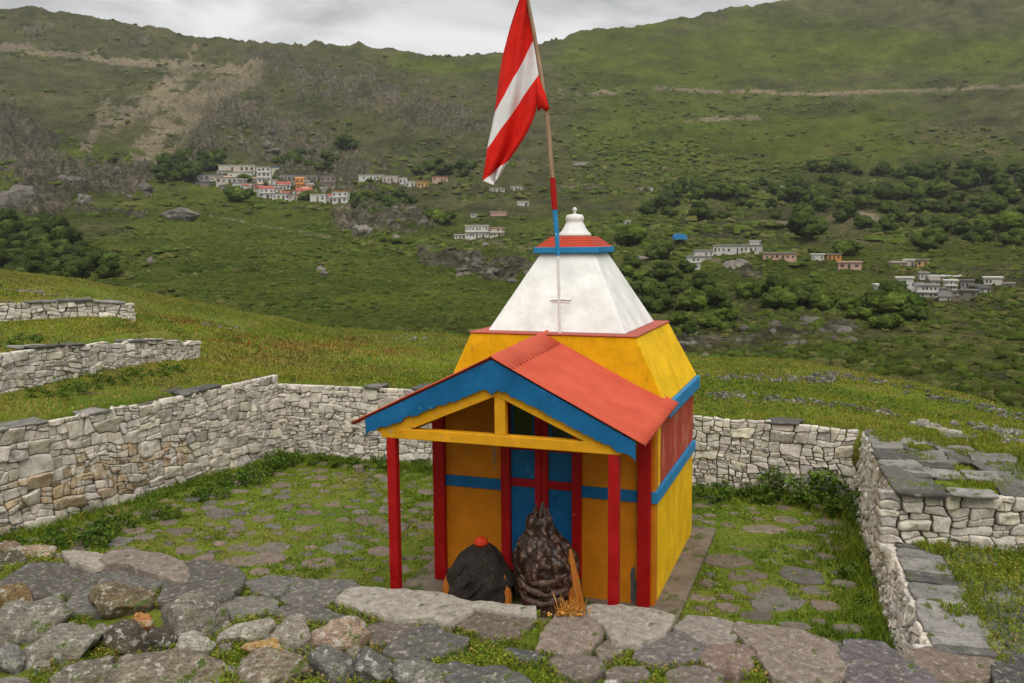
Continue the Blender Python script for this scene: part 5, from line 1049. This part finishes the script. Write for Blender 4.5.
# ------------------------------------------------------------------ trees, shrubs and rocks on the valley side
k = NT('crown_foliage'); nv = k.noise(11, 5, .78); M['crown'] = k.done(k.mix(1.0, k.attr(), k.ramp(nv, [(.32, (.28, .3, .26)), (.5, (.95, .95, .9)), (.68, (1.7, 1.65, 1.4))]), 'MULTIPLY'), .9, k.bump(nv, 1.0, .12), .05)
_bm = bmesh.new(); bmesh.ops.create_icosphere(_bm, subdivisions=2, radius=1); ICO2 = np.array([v.co[:] for v in _bm.verts]); ICOF2 = np.array([[v.index for v in f.verts] for f in _bm.faces]); _bm.free()
def tree_mesh(seed, dark, light, n=1500, leaf=.042):
    rng = np.random.default_rng(seed); V, T, C_t, P, PC = [], [], [], [], []; b = 0; dark, light = np.array(dark), np.array(light); L_ = 13
    for i in range(L_):
        a = rng.uniform(0, 2*pi); hz = rng.uniform(.25, 1.0); rr_ = (.62 if hz < .7 else .36)*math.sqrt(rng.uniform(0, 1)); c = np.array([cos(a)*rr_, sin(a)*rr_, hz]); lr = rng.uniform(.24, .42)
        f_ = fbm(ICO3*3.4 + seed*9 + i*3.7, 5, 5, .72); v = c + ICO3*(lr*(1 + f_*.95))[:, None]*np.array([1, 1, .9]); t = dark + (light-dark)*rng.uniform(0, 1)
        V.append(v); T.append(ICOF3 + b); b += len(v); C_t.append(t[None]*np.clip(1 + fbm(ICO3*6 + i*5.1, 3, 9)[:, None]*.9, .4, 1.8)*.9)
        m_ = n//L_; d = rng.normal(size=(m_, 3)); d /= np.linalg.norm(d, axis=1)[:, None]; P.append(c + d*(lr*rng.uniform(.8, 1.35, m_))[:, None]); PC.append(t[None]*rng.uniform(.6, 1.35, m_)[:, None])
    P = np.concatenate(P); lv, q, _, lc = leaves(P, leaf, np.concatenate(PC), rng, .3)
    return mesh_np('crown', np.concatenate(V + [lv]), [np.concatenate(T), q + b], M['crown'], True, np.concatenate(C_t + [lc]))
def trunk_mesh(seed):
    rng = np.random.default_rng(seed); m = MB(); m.tube([(0, 0, -.25), (.02, 0, .15), (.0, .03, .45), (.05, .0, .8)], [.07, .055, .045, .02], 8)
    for i in range(5):
        a = i*1.3 + seed; m.tube([(0, .01, .25+.06*i), (.2*cos(a), .2*sin(a), .5+.06*i), (.42*cos(a), .42*sin(a), .75+.05*i)], [.035, .022, .008], 6)
    return m
DK, LT = (.034, .055, .012), (.075, .108, .022)
CR = [tree_mesh(s, DK, LT) for s in (1, 2, 3)] + [tree_mesh(s, (.045, .080, .012), (.115, .155, .026)) for s in (4, 5)]
TRK = [trunk_mesh(s) for s in (1, 2)]; TRM = []
for t_ in TRK: o = t_.build('trunk', M['bark']); TRM.append(o.data); bpy.data.objects.remove(o)
def place_tree(u, v, pw, label, group, ki, zs=1.0, name='hill_tree'):
    P, r_ = hill(u, v); s = pw/2/FOC*r_/.95; e = empty(name, P, random.uniform(0, 6)); e.scale = (s, s, s*zs); tag(e, label, 'tree', group)
    link('crown', CR[ki], e); link('trunk', TRM[ki % 2], e)
rng = np.random.default_rng(77)
def tree_patch(poly, n, wmin, wmax, label, group, kinds, dmin=.55):
    xs = [p[0] for p in poly]; ys = [p[1] for p in poly]; got = []; tr = 0
    while len(got) < n and tr < 6000:
        tr += 1; u, v = rng.uniform(min(xs), max(xs)), rng.uniform(min(ys), max(ys))
        if not in_poly(np.array(u), np.array(v), poly): continue
        pw = rng.uniform(wmin, wmax)
        if any(abs(u-a)/((pw+w_)*.5*dmin) < 1 and abs(v-b)/((pw+w_)*.28*dmin) < 1 for a, b, w_ in got): continue
        got.append((u, v, pw)); place_tree(u, v, pw, label, group, int(rng.choice(kinds)), rng.uniform(.7, 1.0))
tree_patch([(640, 215), (680, 185), (730, 195), (800, 172), (880, 165), (960, 168), (1040, 170), (1040, 250), (980, 245), (930, 232), (870, 232), (800, 222), (740, 225)], 78, 14, 32, 'dark green tree in the wood on the hillside right of the flag', 'trees of the hillside wood on the right', (0, 1, 2), .6)
tree_patch([(-40, 232), (20, 228), (60, 240), (100, 262), (115, 284), (60, 284), (-40, 272)], 24, 26, 46, 'dark leafy bush-tree beyond the left end of the meadow', 'dense bush-trees beyond the left meadow', (0, 1, 2), .5)
tree_patch([(150, 172), (175, 158), (215, 158), (225, 166), (195, 182), (160, 184)], 14, 16, 28, 'round green tree at the left end of the upper village', 'trees left of the upper village', (0, 1, 2))
tree_patch([(348, 204), (362, 196), (400, 196), (418, 203), (380, 212), (352, 212)], 12, 12, 20, 'round green tree right of the upper village', 'trees right of the upper village', (0, 3, 2))
tree_patch([(275, 165), (300, 150), (340, 158), (330, 172), (290, 174)], 9, 12, 22, 'green tree on the slope just above the upper village', 'trees above the upper village', (0, 1))
tree_patch([(405, 172), (440, 162), (475, 168), (470, 178), (420, 178)], 7, 12, 24, 'green tree above the row of far houses', 'trees above the far house row', (0, 3))
tree_patch([(620, 268), (660, 258), (690, 275), (720, 300), (730, 330), (690, 335), (650, 310), (625, 290)], 26, 20, 38, 'green tree on the slope just right of the white spire', 'trees right of the spire', (0, 3, 4, 2), .7)
tree_patch([(740, 300), (800, 290), (850, 300), (890, 300), (930, 318), (890, 330), (800, 320)], 12, 20, 36, 'green tree below the right village', 'trees below the right village', (3, 4, 0))
for u, v, pw, ki, lab in ((893, 318, 52, 3, 'large round bright green tree right below the white box house'), (803, 238, 44, 0, 'broad dark tree standing below the wood, above the pale pink house'), (850, 255, 30, 3, 'bright green tree beside the low pink house'), (737, 196, 26, 3, 'lone round tree left of the white hut with two windows'),
                          (780, 308, 40, 4, 'bushy tree below the long white house'), (440, 225, 36, 3, 'bushy green tree right of the rock outcrop'), (375, 218, 18, 0, 'small bush on the rock outcrop'), (580, 245, 34, 3, 'green tree just behind the spire top'), (632, 245, 40, 4, 'wide bushy tree right of the spire top'), (600, 262, 30, 0, 'dark bush right of the spire band'),
                          (115, 165, 14, 0, 'lone dark tree under the landslide scar'), (932, 250, 36, 0, 'dark tree above the ochre house'), (310, 200, 20, 3, 'green bush among the village houses'), (245, 182, 16, 3, 'green bush between the white hotel and the blue-tarp house'), (240, 201, 30, 3, 'broad green bush below the upper village'), (1000, 235, 44, 3, 'light green tree at the right edge of the wood'), (345, 150, 26, 0, 'dark round tree on the rocky slope above the village'), (505, 120, 20, 3, 'bush left behind the flag')):
    place_tree(u, v, pw, lab, None, ki, .8)
k = NT('scrub_foliage'); nv = k.noise(2.2, 5, .75); M['scrub'] = k.done(k.mix(1.0, k.attr(), k.ramp(nv, [(.3, (.55, .56, .52)), (.5, (.98, .98, .94)), (.7, (1.4, 1.36, 1.25))]), 'MULTIPLY'), .9, k.bump(nv, 1.0, .8), .05)
def shrubs():
    rng = np.random.default_rng(88); n = 38000; ph = rng.uniform(-R(36), R(36), n); r_ = 70*np.exp(rng.uniform(0, 1, n)**.8*math.log(1000/70)); X, Y = r_*np.sin(ph), r_*np.cos(ph); Z = H_far(X, Y); u, v = to_px(np.stack([X, Y, Z], -1))
    d = .12 + fbm2(X, Y, 60, 4, 101)*1.9 + fbm2(X, Y, 15, 3, 102)*1.1
    for pts, wd, g in (([(620, 170), (800, 150), (1024, 200)], 90, .35), ([(700, 320), (1024, 320)], 50, .6), ([(560, 130), (700, 210)], 70, .3), ([(100, 100), (300, 120), (500, 140)], 90, .3)): d += band(u, v, pts, wd)*g
    for pts, wd, g in (([(200, 290), (400, 300), (560, 320)], 55, .9), ([(190, 68), (150, 120), (120, 150)], 28, .9), ([(600, 50), (800, 50), (1024, 50)], 45, .7), ([(400, 66), (520, 60)], 18, .6), ([(200, 190), (350, 200)], 16, .7), ([(690, 262), (960, 292)], 14, .8)): d -= band(u, v, pts, wd)*g
    k_ = rng.uniform(0, 1, n) < np.clip(d, .02, 1); X, Y, r_ = X[k_], Y[k_], r_[k_]; Z = Z[k_]; n = len(X)
    sz = rng.uniform(.55, 1.7, n)*np.clip(r_/330, .45, 1.1); sz *= np.where(rng.uniform(0, 1, n) < .12, 1.35, 1)
    ne = 9000; ph = rng.uniform(-R(36), R(36), ne); r2 = rng.uniform(70, 330, ne); X = np.concatenate([X, r2*np.sin(ph)]); Y = np.concatenate([Y, r2*np.cos(ph)]); Z = np.concatenate([Z, H_far(r2*np.sin(ph), r2*np.cos(ph))]); sz = np.concatenate([sz, rng.uniform(.15, .55, ne)*np.clip(r2/200, .5, 1.4)]); n = len(X)
    dome = ICO2[ICO2[:, 2] > -.35]; ids = np.where(ICO2[:, 2] > -.35)[0]; mp_ = -np.ones(len(ICO2), int); mp_[ids] = np.arange(len(ids)); ff = mp_[ICOF2]; ff = ff[(ff >= 0).all(1)]; nd = len(dome)
    off = rng.uniform(0, 200, (n, 1, 3)); kk = 1 + fbm((dome[None]*1.7 + off).reshape(-1, 3), 2, 8, .6).reshape(n, nd)*.75
    asp_ = np.stack([rng.uniform(.8, 1.5, n), rng.uniform(.8, 1.5, n), rng.uniform(.55, .95, n)], -1)
    V = (np.stack([X, Y, Z], -1)[:, None] + dome[None]*(kk*sz[:, None])[..., None]*asp_[:, None]).reshape(-1, 3)
    base = np.where(rng.uniform(0, 1, n)[:, None] < .72, np.array([[.080, .112, .018]]), np.array([[.120, .122, .038]]))*rng.uniform(.7, 1.45, n)[:, None]
    t = (base[:, None]*(1 + (kk - 1)[..., None]*.9)).reshape(-1, 3); i = (np.arange(n)*nd)[:, None, None]
    tag(link('hillside_scrub', mesh_np('hillside_scrub', V, [(i + ff[None]).reshape(-1, 3)], M['scrub'], True, t)), 'low scrub scattered over the far valley side', 'scrub', kind='stuff')
shrubs()
k = NT('hill_rock'); rv = k.noise(.5, 8, .7); M['hillrock'] = k.done(k.mix(1.0, k.attr(), k.ramp(rv, [(.28, (.35, .34, .32)), (.5, (1, 1, 1)), (.75, (1.6, 1.58, 1.5))]), 'MULTIPLY'), .9, k.bump(rv, .8, .8), .1)
def hill_rock(u, v, pw, ph, g, label, group=None):
    P, r_ = hill(u, v); s = r_/FOC; V = boulder_verts(rng, pw/2*s, (pw+ph)/4*s*1.1, ph/2*s*1.1, 14, .22, ICO3); pl = Pile(); pl.add(V, [], ICOF3, (g*1.05, g*.95, g*.82)); o = pl.build('hill_boulder', M['hillrock'], None, False); o.location = P + np.array([0, 0, ph*.1*s]); tag(o, label, 'boulder', group)
for u, v, w_, h_, g, lab in ((362, 233, 26, 22, .20, 'single large round boulder on the slope below the upper village'), (85, 205, 18, 18, .19, 'squarish boulder on the ridge line beyond the left meadow'), (178, 217, 34, 18, .16, 'long dark rock ledge left of centre on the green spur'), (396, 238, 10, 9, .2, 'small boulder right of the large round one'), (735, 268, 30, 15, .20, 'wide grey rock slab under the long white house'), (640, 262, 24, 12, .2, 'grey rock right of the spire band'), (560, 248, 26, 12, .17, 'brown rock left of the spire band'),
                             (710, 306, 26, 16, .16, 'pale rock in the scrub right of the yellow tier'), (815, 322, 20, 12, .15, 'dark rock in the scrub below the right village'), (12, 208, 46, 34, .15, 'dark craggy rock at the left edge of the ridge'), (320, 270, 12, 8, .17, 'small rock on the open green slope, left of another'), (150, 262, 8, 8, .17, 'pinkish stone near the dark bush-trees on the left'), (325, 275, 10, 8, .14, 'brown stone in the middle of the open green slope')):
    hill_rock(u, v, w_, h_, g, lab)
for poly, n, w0, w1, g, lab, gr in (([(385, 222), (395, 208), (420, 205), (440, 218), (430, 232), (395, 232)], 22, 6, 16, .17, 'grey boulder of the outcrop right of the large round boulder', 'boulders of the outcrop near the upper village'),
                                    ([(430, 250), (460, 240), (530, 246), (560, 256), (520, 285), (450, 278)], 30, 5, 14, .14, 'brown-grey rock on the broken slope below the white hotel', 'rocks below the white hotel'),
                                    ([(670, 345), (700, 330), (690, 360), (720, 366)], 9, 8, 22, .18, 'grey rock beyond the meadow right of the shrine', 'rocks beyond the meadow'),
                                    ([(205, 150), (230, 120), (300, 130), (350, 165), (300, 175), (240, 160)], 34, 5, 13, .13, 'grey rock on the steep slope above the upper village', 'rocks above the upper village'),
                                    ([(60, 175), (150, 160), (150, 200), (70, 200)], 16, 8, 18, .12, 'grey crag at the foot of the landslide', 'crags under the landslide'),
                                    ([(730, 330), (840, 318), (850, 345), (740, 350)], 12, 8, 18, .13, 'dark rock in the scrub at the hill foot', 'rocks at the hill foot')):
    got = 0
    while got < n:
        xs = [p[0] for p in poly]; ys = [p[1] for p in poly]; u, v = rng.uniform(min(xs), max(xs)), rng.uniform(min(ys), max(ys))
        if in_poly(np.array(u), np.array(v), poly): w_ = rng.uniform(w0, w1); hill_rock(u, v, w_, w_*rng.uniform(.5, .85), g*rng.uniform(.75, 1.2), lab, gr); got += 1

# ------------------------------------------------------------------ houses of the hamlets
HC = {'white': (.60, .58, .54), 'grey': (.30, .29, .27), 'pale': (.50, .45, .39), 'pink': (.52, .33, .26), 'orange': (.62, .27, .08), 'ochre': (.55, .36, .14), 'stone': (.24, .21, .18), 'red': (.42, .10, .07), 'blue': (.03, .22, .50), 'slate': (.14, .135, .13), 'cream': (.56, .50, .40)}
HM = {}
for n_, c in HC.items():
    k = NT('house_' + n_); HM[n_] = k.done(k.ramp(k.noise(.6, 5, .65), [(.3, tuple(x*.72 for x in c)), (.65, c)]), .8)
k = NT('house_opening'); HM['dark'] = k.done((.05, .046, .043), .5)
def house(u, vb, pw, ph, wall, roof, label, group, nw=3, st=1, kind='flat', yaw=None):
    P, r_ = hill(u, vb); s = r_/FOC; w_, h_ = pw*s, ph*s; d_ = max(min(w_*.7, 9), 3.0); a = math.atan2(P[0], P[1]); yw = -a + (rng.uniform(-.3, .3) if yaw is None else yaw)
    e = empty('stone_house', P, yw); tag(e, label, 'house', group)
    m = MB(); m.box(-w_/2, w_/2, 0, d_, -3.5, h_); m.build('wall', HM[wall], e)
    m = MB(); o_ = .25
    if kind == 'flat': m.box(-w_/2-o_, w_/2+o_, -o_*1.3, d_+o_, h_+.002, h_+.28)
    else: m.prism([(-o_, h_+.002), (d_+o_, h_+.002), (d_/2, h_ + d_*.28)], 'x', -w_/2-o_, w_/2+o_)
    m.build('roof', HM[roof], e)
    hs = h_/st
    for j in range(st):
        for i in range(nw):
            x = -w_/2 + (i+.5+rng.uniform(-.14, .14))*w_/nw; m = MB(); ww, wh = min(w_/nw*rng.uniform(.28, .5), 1.5), hs*rng.uniform(.32, .48)
            if rng.uniform() < .18: continue
            if j == 0 and i == nw//2: m.box(x-ww*.5, x+ww*.5, -.03, .05, .0, hs*.72); m.build('door', HM['dark'], e)
            else: m.box(x-ww*.5, x+ww*.5, -.03, .05, j*hs + hs*.32, j*hs + hs*.32 + wh); m.build('window', HM['dark'], e)
        if j: m = MB(); m.box(-w_/2-.12, w_/2+.12, -.5, -.002, j*hs-.1, j*hs+.08); m.build('balcony', HM[wall], e)
    return e
GA, GB, GC = 'houses of the upper village', 'far houses right of the upper village', 'houses of the right village'
for h_ in [
 (237, 173, 33, 7, 'cream', 'white', 'long white house with a flat roof, topmost of the upper village', GA, 7, 1), (240, 180, 22, 7, 'white', 'grey', 'white arcaded house directly below the topmost long one', GA, 5, 1), (209, 182, 28, 7, 'grey', 'slate', 'long grey house at the left end of the upper village', GA, 6, 1), (227, 184, 20, 6, 'pale', 'grey', 'pale house below the grey one at the left of the upper village', GA, 4, 1),
 (264, 183, 13, 15, 'white', 'grey', 'tall white three-storey house left of the blue tarp', GA, 3, 3), (275, 175, 10, 7, 'cream', 'blue', 'small house under a bright blue tarp roof', GA, 2, 1), (288, 182, 15, 7, 'grey', 'slate', 'grey-white house right of the blue tarp house', GA, 4, 1), (307, 183, 20, 8, 'stone', 'slate', 'grey stone house behind the orange tower', GA, 4, 1), (328, 188, 14, 11, 'stone', 'grey', 'tall grey stone house at the right end of the upper village', GA, 3, 2),
 (211, 187, 28, 4, 'stone', 'slate', 'long low grey shed below the pale houses', GA, 5, 1), (248, 188, 17, 4, 'pink', 'grey', 'low pinkish house in the middle of the upper village', GA, 4, 1), (267, 198, 14, 9, 'white', 'red', 'red-roofed white house at the lower left of the upper village', GA, 3, 2, 'gable'), (284, 190, 12, 6, 'white', 'red', 'small red-roofed house left of the orange tower', GA, 3, 1, 'gable'), (300, 190, 8, 11, 'orange', 'orange', 'orange temple-like tower in the middle of the village', GA, 2, 2, 'gable'), (309, 191, 7, 5, 'orange', 'pink', 'small orange house right of the orange tower', GA, 2, 1),
 (281, 200, 16, 6, 'white', 'grey', 'low white house in the front row of the village', GA, 4, 1), (293, 200, 7, 5, 'pale', 'grey', 'tiny pale house in the front row between white and red ones', GA, 2, 1), (304, 199, 13, 8, 'pink', 'red', 'pink house with a red roof in the front row', GA, 3, 2, 'gable'), (318, 202, 15, 7, 'white', 'white', 'white box house at the right of the front row', GA, 3, 1), (340, 203, 15, 11, 'white', 'orange', 'white and orange house at the lower right end of the village', GA, 3, 2),
 (371, 181, 24, 5.5, 'white', 'white', 'very long low white house, first of the far row', GB, 7, 1), (390, 184, 15, 8, 'pale', 'grey', 'pale house right of the very long one', GB, 4, 1), (403, 185, 7, 7, 'white', 'grey', 'tiny white hut in the far row', GB, 2, 1), (412, 188, 12, 6, 'white', 'white', 'white house beside the yellow-orange one', GB, 3, 1), (423, 188, 11, 6, 'ochre', 'orange', 'yellow-orange house in the far row', GB, 3, 1), (440, 182, 15, 5, 'pink', 'red', 'pink house standing alone above the far row', GB, 4, 1),
 (497, 192, 15, 4, 'pale', 'grey', 'pale low house just below the flag tip', GB, 4, 1), (516, 192, 11, 6, 'pale', 'stone', 'stone house with white front right of the flag tip', GB, 3, 1), (523, 206, 11, 4, 'white', 'white', 'small white hut right of the flagpole side slope', GB, 2, 1), (498, 216, 15, 4, 'pink', 'pale', 'pinkish low house above the white hotel', GB, 4, 1), (474, 218, 6, 4, 'white', 'grey', 'tiny whitish hut left above the white hotel', GB, 2, 1),
 (460, 239, 11, 4, 'white', 'white', 'low white annex at the left of the hotel', GB, 3, 1), (477, 238, 23, 12, 'white', 'white', 'white two-storey hotel with many dark windows', GB, 7, 2), (497, 237, 15, 9, 'cream', 'pink', 'cream two-storey house adjoining the hotel on the right', GB, 4, 2),
 (778, 194, 17, 7, 'white', 'white', 'lone white hut high on the right slope', GC, 3, 1), (692, 270, 13, 7, 'white', 'white', 'lowest white stepped house left in the right village', GC, 3, 1), (698, 263, 22, 6, 'white', 'grey', 'middle white stepped house left in the right village', GC, 5, 1), (704, 257, 18, 6, 'white', 'grey', 'upper white stepped house left in the right village', GC, 4, 1), (735, 254, 42, 8, 'white', 'grey', 'long white house with a row of dark doors', GC, 10, 1), (754, 253, 8, 11, 'white', 'white', 'white block at the right end of the long white house', GC, 2, 1),
 (780, 260, 30, 6, 'pink', 'stone', 'long pinkish stone house with several doors', GC, 6, 1), (818, 261, 11, 6, 'white', 'white', 'small white house left of the orange-fronted one', GC, 3, 1), (834, 261, 13, 6, 'orange', 'stone', 'small orange-fronted house with a dark doorway', GC, 3, 1), (850, 269, 20, 6, 'pink', 'pink', 'low pink house with two dark openings', GC, 3, 1), (899, 267, 12, 4, 'pink', 'pale', 'pale pink house above the right hamlet', GC, 3, 1), (909, 267, 9, 6, 'white', 'white', 'white house beside the ochre one above the hamlet', GC, 2, 1), (922, 267, 9, 6, 'ochre', 'stone', 'ochre house above the right hamlet', GC, 2, 1),
 (886, 293, 17, 7, 'white', 'white', 'white house with dark openings at the left of the right hamlet', GC, 4, 1), (905, 287, 14, 8, 'white', 'white', 'blank white box house behind the big green tree', GC, 1, 1), (927, 298, 17, 11, 'white', 'grey', 'big two-storey white house in the right hamlet', GC, 5, 2), (951, 290, 10, 8, 'white', 'white', 'white two-storey house right of the big one', GC, 3, 2), (967, 289, 10, 7, 'grey', 'slate', 'grey house at the right of the hamlet', GC, 3, 1), (946, 279, 26, 2, 'white', 'white', 'long low white roofline across the back of the hamlet', GC, 5, 1), (993, 285, 14, 6, 'white', 'white', 'white house standing apart at the far right', GC, 4, 1), (924, 280, 7, 6, 'white', 'grey', 'small white hut at the left end of the long low roofline', GC, 2, 1), (967, 298, 14, 6, 'stone', 'slate', 'ruined stone house below the grey house', GC, 3, 1),
 (628, 225, 5, 4, 'white', 'white', 'tiny white hut right of the spire top', GC, 1, 1), (645, 191, 15, 3, 'white', 'grey', 'low flat white hut on the slope above the blue tent', GC, 3, 1), (581, 165, 17, 2.5, 'pale', 'pale', 'long pale shed just right of the flagpole', GC, 4, 1)]:
    house(*h_)
for u, v, w_, h_, wl, rf_, nn in ((222, 176, 9, 4, 'pale', 'slate', 2), (250, 177, 8, 5, 'cream', 'stone', 2), (258, 191, 8, 4, 'pale', 'red', 2), (272, 186, 9, 5, 'white', 'stone', 3), (277, 193, 8, 4, 'cream', 'slate', 2), (291, 186, 7, 5, 'pale', 'stone', 2), (297, 196, 7, 5, 'white', 'red', 2), (312, 197, 9, 5, 'pale', 'slate', 2), (326, 194, 10, 5, 'grey', 'stone', 2), (333, 201, 8, 5, 'cream', 'slate', 2), (266, 192, 7, 4, 'pink', 'stone', 2), (286, 197, 7, 4, 'pale', 'red', 2), (306, 186, 8, 4, 'cream', 'stone', 2), (243, 184, 8, 4, 'grey', 'stone', 2), (205, 186, 9, 4, 'pale', 'slate', 2)):
    house(u, v, w_, h_, wl, rf_, 'small pale house squeezed in among the crowded houses of the upper village', 'small crowded houses of the upper village', nn, 1, 'gable' if rng.uniform() < .5 else 'flat')
for i in range(20):
    u = rng.uniform(203, 345); v = np.interp(u, [200, 260, 345], [184, 190, 196]) + rng.uniform(-9, 7)
    house(u, v, rng.uniform(5, 10), rng.uniform(3, 6), str(rng.choice(['white', 'pale', 'cream', 'grey', 'stone'])), str(rng.choice(['slate', 'red', 'grey', 'stone', 'pink'])), 'small pale house squeezed in among the crowded houses of the upper village', 'small crowded houses of the upper village', 2, 1, 'gable' if rng.uniform() < .6 else 'flat')
for u, v, w_, h_, wl, rf_ in ((985, 293, 9, 4, 'white', 'slate'), (1008, 290, 9, 5, 'pale', 'stone'), (913, 296, 8, 4, 'white', 'grey'), (945, 301, 9, 4, 'pale', 'slate'), (935, 286, 8, 5, 'grey', 'stone'), (942, 295, 8, 5, 'white', 'slate'), (958, 296, 8, 4, 'pale', 'stone'), (919, 292, 7, 5, 'cream', 'slate'), (975, 291, 8, 4, 'stone', 'slate')):
    house(u, v, w_, h_, wl, rf_, 'small weathered house tucked between the larger houses of the right hamlet', 'small houses of the right hamlet', 2, 1, 'gable' if rng.uniform() < .5 else 'flat')
P, r_ = hill(680, 243); s = r_/FOC; m = MB(); m.prism([(-6*s, 0), (6*s, 0), (6*s, 2.5*s), (3*s, 5*s), (-3*s, 5.5*s), (-6*s, 3*s)], 'y', 0, 5); o = m.build('tarp_shelter', HM['blue']); o.location = P + np.array([0, -2.0, 1.2]); tag(o, 'bright blue tarpaulin shelter on the slope right of the spire', 'shelter')

# ------------------------------------------------------------------ valley air
HAZE = .00011
k = bpy.data.materials.new('haze_air'); k.use_nodes = True; t = k.node_tree; t.nodes.clear(); out = t.nodes.new('ShaderNodeOutputMaterial'); pv = t.nodes.new('ShaderNodeVolumePrincipled')
pv.inputs['Color'].default_value = (.93, .94, .95, 1); pv.inputs['Density'].default_value = HAZE; pv.inputs['Anisotropy'].default_value = .2; t.links.new(pv.outputs[0], out.inputs['Volume'])
m = MB(); m.box(-4300, 4300, -4300, 4300, -43, 400); o = m.build('haze', k); tag(o, kind='stuff'); o['label'] = 'thin pale air over the valley'; o['category'] = 'haze'
